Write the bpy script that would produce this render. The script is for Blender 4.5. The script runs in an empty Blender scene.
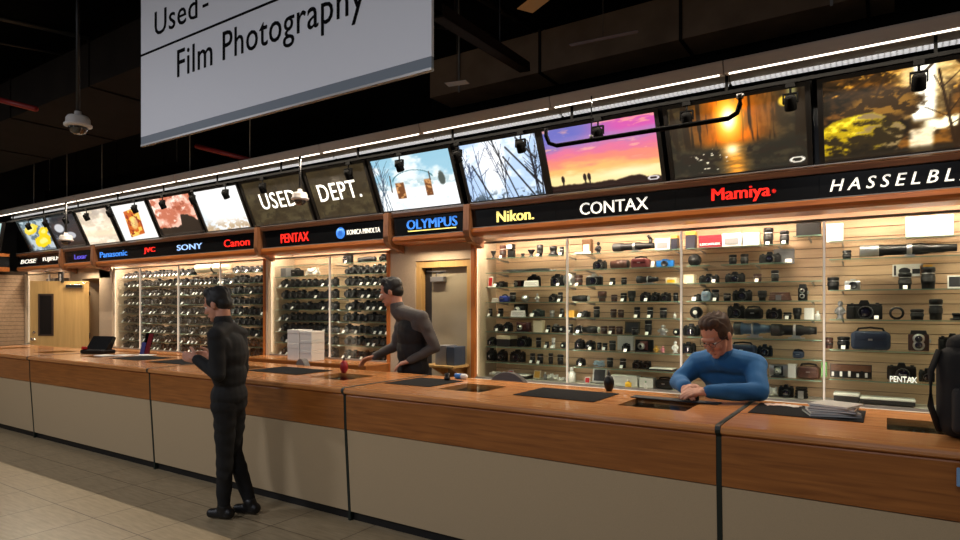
import bpy, bmesh, math, random
import numpy as np
from mathutils import Vector, Matrix, Euler
random.seed(7)
scene = bpy.context.scene
COL = scene.collection
PI = math.pi

# ------------------------------------------------------------------ camera model (960x540)
FPX, YAW, HOR, CAMZ = 620.0, math.atan2(.5485, .836), 307.0, 1.6
CC, SS = math.sin(YAW), math.cos(YAW)

def at(px, py, Y):
    """world point of the plane y = Y seen at a photo pixel"""
    u = (px - 480) / FPX
    t = Y / (SS + CC * u)
    return Vector((t * (-CC + SS * u), Y, CAMZ - (py - HOR) * t / FPX))

def atz(px, py, z):
    t = FPX * (CAMZ - z) / (py - HOR)
    u = (px - 480) / FPX
    return Vector((t * (-CC + SS * u), t * (SS + CC * u), z))

def ppm(px, Y):
    return FPX * (SS + CC * (px - 480) / FPX) / Y

# ------------------------------------------------------------------ materials
def lin(c):
    return tuple(((v / 255) / 12.92 if v / 255 <= .04045 else (((v / 255) + .055) / 1.055) ** 2.4) for v in c[:3]) + (1,)

MATS = {}
def mat(name, rgb, rough=.5, metal=0., emit=0., bump=0., bscale=80., vary=0., vscale=6., stretch=(1, 1, 1), spec=.5, coat=0.):
    if name in MATS:
        return MATS[name]
    m = bpy.data.materials.new(name); m.use_nodes = True
    nt = m.node_tree; b = nt.nodes['Principled BSDF']
    c = lin(rgb)
    b.inputs['Base Color'].default_value = c
    b.inputs['Roughness'].default_value = rough
    b.inputs['Metallic'].default_value = metal
    b.inputs['Specular IOR Level'].default_value = spec
    b.inputs['Coat Weight'].default_value = coat
    if emit:
        b.inputs['Emission Color'].default_value = c
        b.inputs['Emission Strength'].default_value = emit
    if vary or bump:
        tc = nt.nodes.new('ShaderNodeTexCoord'); mp = nt.nodes.new('ShaderNodeMapping')
        mp.inputs['Scale'].default_value = stretch
        nt.links.new(tc.outputs['Object'], mp.inputs['Vector'])
    if vary:
        n = nt.nodes.new('ShaderNodeTexNoise'); n.inputs['Scale'].default_value = vscale; n.inputs['Detail'].default_value = 6
        nt.links.new(mp.outputs['Vector'], n.inputs['Vector'])
        r = nt.nodes.new('ShaderNodeValToRGB')
        r.color_ramp.elements[0].position = .3; r.color_ramp.elements[1].position = .7
        r.color_ramp.elements[0].color = tuple(v * (1 - vary) for v in c[:3]) + (1,)
        r.color_ramp.elements[1].color = tuple(min(1, v * (1 + vary)) for v in c[:3]) + (1,)
        nt.links.new(n.outputs['Fac'], r.inputs['Fac']); nt.links.new(r.outputs['Color'], b.inputs['Base Color'])
    if bump:
        n2 = nt.nodes.new('ShaderNodeTexNoise'); n2.inputs['Scale'].default_value = bscale; n2.inputs['Detail'].default_value = 3
        nt.links.new(mp.outputs['Vector'], n2.inputs['Vector'])
        bp = nt.nodes.new('ShaderNodeBump'); bp.inputs['Strength'].default_value = bump; bp.inputs['Distance'].default_value = .01
        nt.links.new(n2.outputs['Fac'], bp.inputs['Height']); nt.links.new(bp.outputs['Normal'], b.inputs['Normal'])
    MATS[name] = m
    return m

def glass_mat(name, tint=(235, 245, 240), rough=.0, refl=1.0, alpha=None):
    if name in MATS: return MATS[name]
    m = bpy.data.materials.new(name); m.use_nodes = True
    nt = m.node_tree; nt.nodes.clear()
    out = nt.nodes.new('ShaderNodeOutputMaterial'); mx = nt.nodes.new('ShaderNodeMixShader')
    tr = nt.nodes.new('ShaderNodeBsdfTransparent'); gl = nt.nodes.new('ShaderNodeBsdfGlossy')
    tr.inputs['Color'].default_value = lin(tint); gl.inputs['Roughness'].default_value = rough
    fr = nt.nodes.new('ShaderNodeFresnel'); fr.inputs['IOR'].default_value = 1.45
    ml = nt.nodes.new('ShaderNodeMath'); ml.operation = 'MULTIPLY'; ml.inputs[1].default_value = refl
    nt.links.new(fr.outputs[0], ml.inputs[0]); nt.links.new(ml.outputs[0], mx.inputs[0])
    nt.links.new(tr.outputs[0], mx.inputs[1]); nt.links.new(gl.outputs[0], mx.inputs[2]); nt.links.new(mx.outputs[0], out.inputs[0])
    MATS[name] = m
    return m

def wood_mat(name, dark, light, rough=.35, axis=0, scale=1.0, coat=.3):
    if name in MATS: return MATS[name]
    m = mat(name, light, rough, coat=coat); nt = m.node_tree; b = nt.nodes['Principled BSDF']
    tc = nt.nodes.new('ShaderNodeTexCoord'); mp = nt.nodes.new('ShaderNodeMapping')
    s = [22 * scale] * 3; s[axis] = 1.2 * scale
    mp.inputs['Scale'].default_value = s
    n = nt.nodes.new('ShaderNodeTexNoise'); n.inputs['Scale'].default_value = 2.2; n.inputs['Detail'].default_value = 7; n.inputs['Distortion'].default_value = .6
    r = nt.nodes.new('ShaderNodeValToRGB')
    r.color_ramp.elements[0].position = .28; r.color_ramp.elements[1].position = .72
    r.color_ramp.elements[0].color = lin(dark); r.color_ramp.elements[1].color = lin(light)
    nt.links.new(tc.outputs['Object'], mp.inputs['Vector']); nt.links.new(mp.outputs['Vector'], n.inputs['Vector'])
    nt.links.new(n.outputs['Fac'], r.inputs['Fac']); nt.links.new(r.outputs['Color'], b.inputs['Base Color'])
    return m

M_wood = wood_mat('counter_cherry_wood', (132, 76, 30), (172, 106, 48), .32)
M_woodtop = wood_mat('counter_top_wood', (180, 112, 58), (212, 146, 86), .26)
M_trim = wood_mat('orange_wood_trim', (160, 88, 34), (196, 116, 52), .35)
M_trimz = wood_mat('orange_wood_upright', (160, 88, 34), (200, 120, 54), .4, axis=2)
M_maple = wood_mat('maple_door_wood', (198, 158, 96), (218, 180, 116), .4, axis=2, scale=.5)
M_beige = mat('beige_laminate', (186, 164, 130), .55, vary=.05, vscale=220, bump=.05, bscale=400)
M_column = mat('beige_column_laminate', (196, 176, 150), .6, vary=.05, vscale=60)
M_slat = wood_mat('slatwall_maple', (182, 150, 118), (208, 176, 142), .55, scale=.6, coat=0)
M_groove = mat('slat_groove', (70, 55, 40), .8)
M_black = mat('black_plastic', (13, 13, 14), .42, spec=.35)
M_black2 = mat('black_leatherette', (16, 15, 15), .65, spec=.25, bump=.3, bscale=600)
M_dark = mat('dark_grey_plastic', (38, 38, 40), .45)
M_grey = mat('grey_plastic', (120, 120, 122), .45)
M_silver = mat('satin_silver', (190, 190, 190), .28, metal=.9)
M_chrome = mat('chrome', (225, 225, 228), .12, metal=1.)
M_white = mat('white_card', (225, 224, 218), .6)
M_cream = mat('cream_enamel', (226, 212, 178), .4)
M_lensglass = mat('coated_lens_glass', (16, 14, 34), .04, spec=1., coat=1.)
M_red = mat('red_enamel', (170, 22, 22), .4)
M_maroon = mat('maroon_card', (120, 18, 34), .5)
M_brown = mat('brown_leather', (70, 36, 24), .5, bump=.3, bscale=300, vary=.25, vscale=30)
M_gold = mat('gold_card', (206, 156, 60), .5)
M_yellow = mat('yellow_plastic', (222, 178, 34), .4)
M_blue = mat('blue_plastic', (30, 110, 190), .35)
M_bluedk = mat('dark_blue_nylon', (24, 40, 66), .55, bump=.3, bscale=300)
M_green = mat('green_card', (110, 170, 90), .5)
M_alu = mat('brushed_aluminium', (150, 148, 145), .4, metal=.6)
M_rail = mat('grey_painted_steel', (176, 170, 164), .55)
M_ceil = mat('black_painted_ceiling', (14, 13, 13), .9, vary=.3, vscale=2, spec=.1)
M_duct = mat('dark_painted_duct', (30, 26, 23), .9, vary=.2, vscale=3, spec=.1)
M_pipe = mat('black_pipe', (26, 25, 25), .45)
M_redpipe = mat('red_sprinkler_pipe', (130, 26, 20), .5)
M_glass = glass_mat('door_glass', (250, 252, 250), refl=.22)
M_shelf = glass_mat('shelf_glass', (250, 253, 251), refl=.35)
M_shelfedge = mat('shelf_glass_edge', (120, 150, 130), .15, spec=.8)
M_mat = mat('black_rubber_mat', (15, 16, 18), .9, bump=.2, bscale=500, spec=.15)
M_gap = mat('dark_green_rubber_strip', (16, 30, 24), .5)
M_plinth = mat('black_plinth', (10, 9, 8), .6)
M_matte = mat('matt_black_paint', (11, 11, 11), .95, spec=.05)
M_panel = mat('black_sign_panel', (12, 13, 15), .25)

# ------------------------------------------------------------------ mesh builder
def rotm(rx=0, ry=0, rz=0):
    return Euler((rx, ry, rz)).to_matrix().to_4x4()

class MB:
    def __init__(s): s.v = []; s.f = []; s.m = []; s.sm = []
    def add(s, verts, faces, mi=0, smooth=False, M=None):
        o = len(s.v)
        s.v += [(M @ Vector(p)) if M is not None else Vector(p) for p in verts]
        for f in faces:
            s.f.append([o + i for i in f]); s.m.append(mi); s.sm.append(smooth)
        return s
    def box(s, x0, x1, y0, y1, z0, z1, mi=0, bev=0., M=None, seg=1):
        if bev <= 0:
            v = [(x0, y0, z0), (x1, y0, z0), (x1, y1, z0), (x0, y1, z0), (x0, y0, z1), (x1, y0, z1), (x1, y1, z1), (x0, y1, z1)]
            return s.add(v, [(0, 3, 2, 1), (4, 5, 6, 7), (0, 1, 5, 4), (1, 2, 6, 5), (2, 3, 7, 6), (3, 0, 4, 7)], mi, False, M)
        bm = bmesh.new(); bmesh.ops.create_cube(bm, size=1)
        for q in bm.verts:
            q.co = Vector(((x0 + x1) / 2 + q.co.x * (x1 - x0), (y0 + y1) / 2 + q.co.y * (y1 - y0), (z0 + z1) / 2 + q.co.z * (z1 - z0)))
        bev = min(bev, .48 * min(x1 - x0, y1 - y0, z1 - z0))
        bmesh.ops.bevel(bm, geom=bm.edges[:], offset=bev, segments=seg, affect='EDGES', profile=.5)
        bm.verts.index_update()
        s.add([q.co.copy() for q in bm.verts], [[q.index for q in f.verts] for f in bm.faces], mi, seg > 1, M)
        bm.free(); return s
    def lathe(s, prof, n=16, at=(0, 0, 0), axis='z', mi=0, smooth=True, M=None):
        """prof = [(radius, height)] along the axis; ends are capped"""
        vs, fs = [], []
        A = {'z': lambda r, h, a: (r * math.cos(a), r * math.sin(a), h),
             'y': lambda r, h, a: (r * math.cos(a), h, -r * math.sin(a)),
             'x': lambda r, h, a: (h, r * math.cos(a), r * math.sin(a))}[axis]
        for (r, h) in prof:
            for k in range(n):
                p = A(max(r, 1e-5), h, 2 * PI * k / n); vs.append((p[0] + at[0], p[1] + at[1], p[2] + at[2]))
        for i in range(len(prof) - 1):
            for k in range(n):
                a, b = i * n + k, i * n + (k + 1) % n
                fs.append((a, b, b + n, a + n))
        s.add(vs, fs, mi, smooth, M)
        o = len(s.v) - len(vs)
        s.f.append([o + k for k in range(n)][::-1]); s.m.append(mi); s.sm.append(False)
        L = (len(prof) - 1) * n
        s.f.append([o + L + k for k in range(n)]); s.m.append(mi); s.sm.append(False)
        return s
    def tube(s, pts, r, n=8, mi=0, M=None):
        pts = [Vector(p) for p in pts]; vs, fs = [], []
        N = len(pts)
        for i, p in enumerate(pts):
            d = (pts[min(i + 1, N - 1)] - pts[max(i - 1, 0)]).normalized()
            a = d.cross(Vector((0, 0, 1)))
            if a.length < .05: a = d.cross(Vector((0, 1, 0)))
            a.normalize(); b = d.cross(a)
            rr = r[i] if isinstance(r, (list, tuple)) else r
            for k in range(n):
                t = 2 * PI * k / n; vs.append(p + a * rr * math.cos(t) + b * rr * math.sin(t))
        for i in range(N - 1):
            for k in range(n):
                q, w = i * n + k, i * n + (k + 1) % n
                fs.append((q, w, w + n, q + n))
        fs.append(tuple(range(n))[::-1]); fs.append(tuple((N - 1) * n + k for k in range(n)))
        return s.add(vs, fs, mi, True, M)
    def prism(s, poly, a0, a1, axis='y', mi=0, M=None, smooth=False):
        """polygon extruded along an axis: y -> poly in xz, x -> poly in yz, z -> poly in xy"""
        n = len(poly)
        g = {'y': lambda p, a: (p[0], a, p[1]), 'x': lambda p, a: (a, p[0], p[1]), 'z': lambda p, a: (p[0], p[1], a)}[axis]
        vs = [g(p, a0) for p in poly] + [g(p, a1) for p in poly]
        fs = [tuple(range(n))[::-1], tuple(range(n, 2 * n))] + [(k, (k + 1) % n, n + (k + 1) % n, n + k) for k in range(n)]
        return s.add(vs, fs, mi, smooth, M)
    def quad(s, a, b, c, d, mi=0): return s.add([a, b, c, d], [(0, 1, 2, 3)], mi)
    def ball(s, c, r, mi=0, n=12, m=8, M=None):
        if not isinstance(r, (tuple, list)): r = (r, r, r)
        vs, fs = [], []
        for i in range(m + 1):
            ph = PI * i / m - PI / 2
            for k in range(n):
                th = 2 * PI * k / n
                vs.append((c[0] + r[0] * max(math.cos(ph), 1e-4) * math.cos(th), c[1] + r[1] * max(math.cos(ph), 1e-4) * math.sin(th), c[2] + r[2] * math.sin(ph)))
        for i in range(m):
            for k in range(n):
                a, b = i * n + k, i * n + (k + 1) % n
                fs.append((a, b, b + n, a + n))
        return s.add(vs, fs, mi, True, M)
    def mesh(s, name, mats):
        me = bpy.data.meshes.new(name)
        me.from_pydata([tuple(p) for p in s.v], [], s.f)
        for q in (mats if isinstance(mats, (list, tuple)) else [mats]): me.materials.append(q)
        me.polygons.foreach_set('material_index', s.m); me.polygons.foreach_set('use_smooth', s.sm)
        me.update(); bm = bmesh.new(); bm.from_mesh(me); bmesh.ops.recalc_face_normals(bm, faces=bm.faces); bm.to_mesh(me); bm.free()
        return me
    def build(s, name, mats, parent=None, loc=None, rz=0, label=None):
        return link(name, s.mesh(name, mats), parent, loc, rz, label)

def link(name, me, parent=None, loc=None, rz=0, label=None):
    o = bpy.data.objects.new(name, me); COL.objects.link(o)
    if parent: o.parent = parent
    if loc is not None: o.location = loc
    if rz: o.rotation_euler.z = rz
    if label: o['label'] = label
    return o

def tag(o, label, cat, group=None, kind=None):
    o['label'] = label; o['category'] = cat
    if group: o['group'] = group
    if kind: o['kind'] = kind
    return o
def thing(name, label, cat, loc=(0, 0, 0), rz=0, group=None):
    o = bpy.data.objects.new(name, None); COL.objects.link(o)
    o.location = loc; o.rotation_euler.z = rz; o.empty_display_size = .05
    return tag(o, label, cat, group)
def struct(name, mb, m):
    o = mb.build(name, m); o['kind'] = 'structure'; return o
def copy_tree(o, loc=None, parent=None, rz=None):
    c = o.copy(); COL.objects.link(c)
    if parent: c.parent = parent
    if loc is not None: c.location = loc
    if rz is not None: c.rotation_euler.z = rz
    for ch in list(o.children): copy_tree(ch, None, c)
    return c

def text_mb(body, w, h, O, ex, ey, bold=0., shear=0., space=1., depth=.004):
    """lettering fitted to w x h, centred at O on the plane (ex, ey), raised along the normal"""
    cu = bpy.data.curves.new('lettering', 'FONT'); cu.body = body; cu.shear = shear; cu.space_character = space
    cu.extrude = .01; cu.resolution_u = 3
    ob = bpy.data.objects.new('lettering', cu); COL.objects.link(ob)
    dg = bpy.context.evaluated_depsgraph_get(); dg.update()
    me = bpy.data.meshes.new_from_object(ob.evaluated_get(dg))
    bpy.data.objects.remove(ob); bpy.data.curves.remove(cu)
    P = [q.co.copy() for q in me.vertices]; F = [list(p.vertices) for p in me.polygons]
    bpy.data.meshes.remove(me)
    x0, x1 = min(p.x for p in P), max(p.x for p in P); y0, y1 = min(p.y for p in P), max(p.y for p in P); z0, z1 = min(p.z for p in P), max(p.z for p in P)
    ex, ey, O = Vector(ex).normalized(), Vector(ey).normalized(), Vector(O); ez = ex.cross(ey)
    sx = w / (x1 - x0); sy = h / (y1 - y0) if h else sx
    mb = MB()
    for q in ((-1, 1) if bold else (0,)):
        mb.add([O + ex * ((p.x - (x0 + x1) / 2 + q * bold) * sx) + ey * ((p.y - (y0 + y1) / 2) * sy) + ez * ((p.z - z0) / (z1 - z0) * depth + .0002 * q) for p in P], F)
    return mb
XE, ZE = Vector((1, 0, 0)), Vector((0, 0, 1))

# ------------------------------------------------------------------ setting
YG, YS = 5.36, 5.78          # glass door plane, slatwall face
def tile_floor():
    m = mat('floor_tile', (176, 160, 130), .28, spec=.5); nt = m.node_tree; b = nt.nodes['Principled BSDF']
    tc = nt.nodes.new('ShaderNodeTexCoord'); sp = nt.nodes.new('ShaderNodeSeparateXYZ'); nt.links.new(tc.outputs['Object'], sp.inputs[0])
    def edge(sock, off):
        a = nt.nodes.new('ShaderNodeMath'); a.operation = 'ADD'; a.inputs[1].default_value = off + 63.0
        d = nt.nodes.new('ShaderNodeMath'); d.operation = 'DIVIDE'; d.inputs[1].default_value = .63
        f = nt.nodes.new('ShaderNodeMath'); f.operation = 'FRACT'
        g = nt.nodes.new('ShaderNodeMath'); g.operation = 'LESS_THAN'; g.inputs[1].default_value = .012
        nt.links.new(sock, a.inputs[0]); nt.links.new(a.outputs[0], d.inputs[0]); nt.links.new(d.outputs[0], f.inputs[0]); nt.links.new(f.outputs[0], g.inputs[0])
        return g
    e1, e2 = edge(sp.outputs[0], 6.29), edge(sp.outputs[1], -2.318)
    mx = nt.nodes.new('ShaderNodeMath'); mx.operation = 'MAXIMUM'; nt.links.new(e1.outputs[0], mx.inputs[0]); nt.links.new(e2.outputs[0], mx.inputs[1])
    mp = nt.nodes.new('ShaderNodeMapping'); mp.inputs['Scale'].default_value = (2, 14, 2); nt.links.new(tc.outputs['Object'], mp.inputs[0])
    n = nt.nodes.new('ShaderNodeTexNoise'); n.inputs['Scale'].default_value = 3; n.inputs['Detail'].default_value = 8; nt.links.new(mp.outputs[0], n.inputs['Vector'])
    r = nt.nodes.new('ShaderNodeValToRGB'); r.color_ramp.elements[0].position = .3; r.color_ramp.elements[1].position = .7
    r.color_ramp.elements[0].color = lin((150, 132, 102)); r.color_ramp.elements[1].color = lin((176, 157, 124))
    nt.links.new(n.outputs['Fac'], r.inputs[0])
    mix = nt.nodes.new('ShaderNodeMix'); mix.data_type = 'RGBA'
    nt.links.new(mx.outputs[0], mix.inputs[0]); nt.links.new(r.outputs[0], mix.inputs[6]); mix.inputs[7].default_value = lin((70, 56, 40))
    nt.links.new(mix.outputs[2], b.inputs['Base Color'])
    return m
struct('floor', MB().box(-16.5, 5, -5, 8.2, -.1, 0), tile_floor())
struct('ceiling', MB().box(-16.5, 5, -5, 8.2, 5.2, 5.3), M_ceil)
M_wallp = mat('dark_wall_paint', (60, 56, 52), .8, vary=.1)
struct('wall_front', MB().box(-16.5, 5, -5.1, -5, 0, 5.2), M_wallp)
struct('wall_right', MB().box(5, 5.1, -5, 8.2, 0, 5.2), M_wallp)
struct('wall_left', MB().box(-16.6, -16.5, -5, 8.2, 0, 5.2), M_wallp)
struct('wall_corridor', MB().box(-16.5, 5, 8.2, 8.3, 0, 5.2), mat('corridor_paint', (150, 120, 86), .8))
wb = MB()
for (x0, x1, z0, z1) in ((-14.6, -11.72, 0, 2.75), (-11.02, -4.47, 0, 2.75), (-3.68, 5, 0, 2.75), (-11.72, -11.02, 2.1, 2.75), (-4.47, -3.68, 2.13, 2.75)):
    wb.box(x0, x1, 5.81, 5.93, z0, z1)
wb.box(-14.6, 5, 5.81, 5.93, 2.75, 5.2, 1)
struct('wall_back', wb, [mat('beige_wall_paint', (190, 168, 136), .7), M_ceil])

# ------------------------------------------------------------------ counter
NO_L = {}
gaps = [-11.39, -8.73, -6.04, -3.37, -.715, 1.95]
unit_words = ['far left end of the counter', 'second counter unit from the left end', 'counter unit with a person standing in front',
              'wide counter unit in the middle of the run', 'nearest counter unit at the right edge']
inset_x = {3: [(-2.76, -2.39), (-1.38, -.97)], 4: [(.0, .42), (1.2, 1.6)], 2: [(-5.55, -5.15), (-4.15, -3.72)], 1: [(-8.2, -7.8), (-6.8, -6.4)], 0: [(-10.9, -10.5), (-9.5, -9.1)]}
def counter_unit(i):
    x0, x1 = gaps[i] + .014, gaps[i + 1] - .014
    t = thing('counter_unit', unit_words[i] + ', cherry wood band over beige panels', 'counter', ((x0 + x1) / 2, 3.8, 0), 0, 'sales counter units')
    c = (x0 + x1) / 2; a, b = x0 - c, x1 - c
    ins = [(p - c, q - c) for p, q in inset_x[i]]
    yf, yb = -.52, .52                       # local: counter front 3.28, back 4.32
    iy0, iy1 = -.17, .22
    w = MB()
    def nose(p0, p1):
        prof = [(yf + .11, .955), (yf + .012, .955), (yf, .963), (yf - .004, .976), (yf, .99), (yf + .014, 1.0), (yf + .11, 1.0)]
        w.prism(prof, p0, p1, 'x', smooth=False)
    nose(a, b)
    xs = [a] + [q for p in ins for q in p] + [b]
    w.box(a, b, yf + .11, iy0, .965, 1.0); w.box(a, b, iy1, yb, .965, 1.0)
    for k in range(0, len(xs), 2): w.box(xs[k], xs[k + 1], iy0, iy1, .965, 1.0)
    w.build('worktop', M_woodtop, t)
    MB().prism([(yf + .03, .955), (yf + .022, .94), (yf + .03, .69), (yf + .06, .69), (yf + .06, .955)], a, b, 'x').build('front_band', M_wood, t)
    MB().prism([(yf + .034, .684), (yf + .072, .07), (yf + .1, .07), (yf + .064, .684)], a, b, 'x').build('lower_panel', M_beige, t)
    MB().box(a, b, yf + .1, yb - .05, 0, .07).build('plinth', M_plinth, t)
    MB().box(a, b, yf + .1, yb - .02, .07, .66).box(a, b, yb - .06, yb - .02, .66, .965).box(a, a + .02, yf + .07, yb - .06, .66, .965).box(b - .02, b, yf + .07, yb - .06, .66, .965).build('carcass', M_wood, t)
    for p, q in ins:
        g = MB().box(p + .002, q - .002, iy0 + .002, iy1 - .002, .992, 1.0).build('glass_insert', M_glass, t)
        MB().box(p, q, iy0, iy1, .9, .905).build('inset_tray', M_dark, t)
    # rubber joint strip between this unit and the next
    k = b + .014
    MB().prism([(yf + .07, .0), (yf + .07, .07), (yf + .03, .69), (yf + .024, .94), (yf - .003, .965), (yf - .006, .98), (yf, .998), (yf + .02, 1.003), (yb, 1.003), (yb, .99), (yf + .06, .95), (yf + .1, .0)], k - .0125, k + .0125, 'x').build('joint_strip', M_gap, t)
    return t
for i in range(5): counter_unit(i)

# ------------------------------------------------------------------ mats and things on the counter
def desk_mat(p, q, y0, y1, label):
    m = MB().box(-(q - p) / 2, (q - p) / 2, -(y1 - y0) / 2, (y1 - y0) / 2, 0, .004, 0, .002)
    tag(m.build('desk_mat', M_mat, None, ((p + q) / 2, (y0 + y1) / 2, 1.0006)), label, 'mat', 'black counter mats')
desk_mat(-2.13, -1.54, 3.65, 4.1, 'black rubber counter mat between two glass inserts, beside the black bulb')
desk_mat(-.66, -.1, 3.77, 4.2, 'black rubber counter mat under the stack of magazines')
desk_mat(-3.5 + .2, -2.86, 3.66, 4.12, 'black rubber counter mat in front of the standing clerk')
desk_mat(-5.05, -4.35, 3.68, 4.12, 'black rubber counter mat left of the red bulb')
desk_mat(-6.0 - .75, -6.1, 3.68, 4.12, 'black rubber counter mat behind the dark clothed customer')
desk_mat(-7.6, -7.0, 3.68, 4.12, 'black rubber counter mat near the flyer stand')

def bulb(loc, col, label):
    t = thing('bulb_blower', label, 'blower', loc, 0, 'rubber bulb blowers on the counter')
    MB().lathe([(0, 0), (.018, 0), (.03, .02), (.037, .05), (.036, .075), (.026, .1), (.012, .115), (0, .116)], 18).build('rubber_bulb', col, t)
    MB().lathe([(.011, .113), (.009, .13), (.004, .15), (0, .151)], 12).build('nozzle', M_dark, t)
bulb(atz(609, 391, 1.0), M_black, 'black rubber bulb standing on the counter beside a black mat')
bulb(atz(344, 373, 1.0), mat('red_rubber', (150, 22, 34), .4), 'red rubber bulb standing on the counter at the back')

# stack of magazines, loose notes
g = 'magazines in the stack on the right mat'
zz = 1.004
for k in range(5):
    th = .011 + .003 * (k % 2)
    w_, d_ = .25 - .012 * k, .2
    t = thing('magazine', ['bottom', 'second lowest', 'middle', 'second highest', 'topmost'][k] + ' magazine of the stack on the right mat', 'magazine', (-.26 + .006 * k, 3.95, zz), .3 - .16 * k + .1 * (k % 2), g)
    MB().box(-w_ / 2, w_ / 2, -d_ / 2, d_ / 2, .001, th - .001).build('pages', M_white, t)
    cv = mat('magazine_cover_%d' % k, [(40, 40, 44), (150, 150, 150), (30, 32, 40), (60, 58, 60), (196, 196, 192)][k], .3)
    MB().box(-w_ / 2 - .002, w_ / 2 + .002, -d_ / 2 - .002, d_ / 2, th - .001, th).box(-w_ / 2 - .002, w_ / 2 + .002, -d_ / 2 - .002, d_ / 2, 0, .001).box(-w_ / 2 - .002, w_ / 2 + .002, d_ / 2, d_ / 2 + .002, 0, th).build('cover', cv, t)
    zz += th + .0003
for (px, py, rz, c, lab) in ((775, 406, .4, (214, 186, 170), 'crumpled pinkish note lying on the right counter mat, left one'), (790, 407, -.3, (206, 198, 188), 'creased pale note lying on the right counter mat, right one')):
    m = MB(); n = 6
    vs = [((i / n - .5) * .11, (j / n - .5) * .08, .003 + .005 * abs(math.sin(i * 1.3 + j * .9))) for j in range(n + 1) for i in range(n + 1)]
    m.add(vs, [(j * (n + 1) + i, j * (n + 1) + i + 1, (j + 1) * (n + 1) + i + 1, (j + 1) * (n + 1) + i) for j in range(n) for i in range(n)])
    tag(m.build('note', mat('note_paper_%d' % px, c, .7), None, atz(px, py, 1.0) + Vector((0, 0, .003)), rz), lab, 'paper', 'notes on the right mat')

# acrylic flyer stand on the left
t = thing('flyer_stand', 'small acrylic stand holding a red and blue flyer on the counter', 'stand', atz(146, 354.5, 1.0))
MB().box(-.1, .1, -.05, .05, 0, .004).prism([(-.02, 0), (.05, .27), (.054, .27), (-.015, 0)], -.1, .1, 'x').build('acrylic_holder', glass_mat('acrylic', (240, 240, 245)), t)
MB().prism([(-.024, .01), (.044, .265), (.046, .265), (-.021, .01)], -.0, .095, 'x').prism([(-.03, .005), (.0, .15), (.002, .15), (-.027, .005)], -.095, .0, 'x', 1).build('flyer', [M_maroon, mat('flyer_blue', (60, 70, 140), .5)], t)

# black telephone/terminal on the left
t = thing('card_terminal', 'black desk terminal with sloped screen beside the maple door', 'terminal', atz(98, 353.5, 1.0) + Vector((0, 0, .001)), .3)
MB().box(-.18, .18, -.11, .11, 0, .05, 0, .012).build('base', M_black, t)
MB().prism([(-.04, .05), (.05, .05), (.12, .2), (.08, .22)], -.16, .17, 'x').build('screen_housing', M_black, t)
MB().box(-.18, -.12, -.09, -.04, .05, .09, 0, .01).build('handset', M_red, t)
for k in range(3):
    p = atz(113 + 9 * k, 355.5 - 1.0 * k, 1.0) + Vector((.26 * k, -.1, .001))
    tag(MB().box(-.1, .1, -.08, .08, 0, .012, 0, .003).build('paper_pad', M_white, None, p, .2 * k), ['first', 'second', 'third'][k] + ' white paper pad from the black terminal on the counter', 'pad', 'paper pads on the left counter')

# small things near the middle mat
t = thing('tape_roll', 'small blue and white roll lying at the back of the counter', 'roll', atz(458, 379.5, 1.0) + Vector((0, .05, .022)))
MB().lathe([(.021, -.06), (.022, -.058), (.022, .0), (.021, .002)], 14, axis='x').build('wrapper', M_blue, t)
MB().lathe([(.02, .002), (.021, .004), (.021, .05), (.0, .051)], 14, axis='x').build('core', M_white, t)
t = thing('loupe', 'small black loupe lying beside the blue roll', 'loupe', atz(445, 381, 1.0) + Vector((0, .03, 0)))
MB().lathe([(0, 0), (.024, 0), (.026, .03), (.018, .034), (.022, .06), (0, .06)], 14).build('barrel', M_black, t)
MB().lathe([(0, .06), (.019, .0601), (.012, .064), (0, .065)], 14).build('eyepiece', M_lensglass, t)

# backpack at the right edge
bp = thing('backpack', 'large black padded backpack standing on the counter at right edge', 'bag', (.385, 3.62, 1.0025), -.15)
m = MB()
m.box(-.185, .22, -.14, .15, 0, .42, 0, .07, seg=4).box(-.15, .19, -.1, .12, .36, .47, 0, .045, seg=3)
m.build('main_body', mat('black_ballistic_nylon', (13, 13, 14), .75, bump=.4, bscale=500), bp)
MB().box(-.12, .16, -.185, -.125, .03, .24, 0, .028, seg=3).build('front_pocket', mat('dark_nylon_pocket', (26, 26, 28), .7, bump=.3, bscale=500), bp)
MB().tube([(-.17, -.1, .4), (-.2, -.12, .3), (-.2, -.12, .14), (-.17, -.1, .03)], .014, 8).build('strap', M_black2, bp)
MB().tube([(-.05, 0, .46), (-.03, 0, .5), (.05, 0, .51), (.09, 0, .46)], .012, 8).build('handle', M_black2, bp)
st = MB().tube([(.0, -.17, .03), (-.03, -.25, .012), (-.05, -.3, .013), (-.06, -.375, .012), (-.064, -.385, -.03), (-.064, -.387, -.07)], .007, 6).build('hanging_cord', M_black, bp)
MB().box(-.085, -.035, -.394, -.386, -.15, -.07, 0, .006).build('luggage_tag', mat('pale_blue_tag', (120, 160, 200), .4), st, label='pale blue tag on the cord')

# ------------------------------------------------------------------ printed pictures (painted per point of a fine mesh)
def vnoise(u, v, seed):
    rs = np.random.RandomState(seed); T = rs.rand(64, 64)
    iu, iv = np.floor(u).astype(int), np.floor(v).astype(int); fu, fv = u - iu, v - iv
    fu, fv = fu * fu * (3 - 2 * fu), fv * fv * (3 - 2 * fv)
    g = lambda a, b: T[(iv + b) % 64, (iu + a) % 64]
    return (g(0, 0) * (1 - fu) + g(1, 0) * fu) * (1 - fv) + (g(0, 1) * (1 - fu) + g(1, 1) * fu) * fv
def fbm(u, v, s, seed, o=4, ax=1., ay=1.):
    a, r, n = 1., 0., 0.
    for k in range(o):
        r = r + a * vnoise(u * s * ax * 2 ** k + 17 * k, v * s * ay * 2 ** k + 9 * k, seed + k); n += a; a *= .55
    return r / n
def S(x, a, b):
    t = np.clip((x - a) / (b - a), 0, 1); return t * t * (3 - 2 * t)
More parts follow.
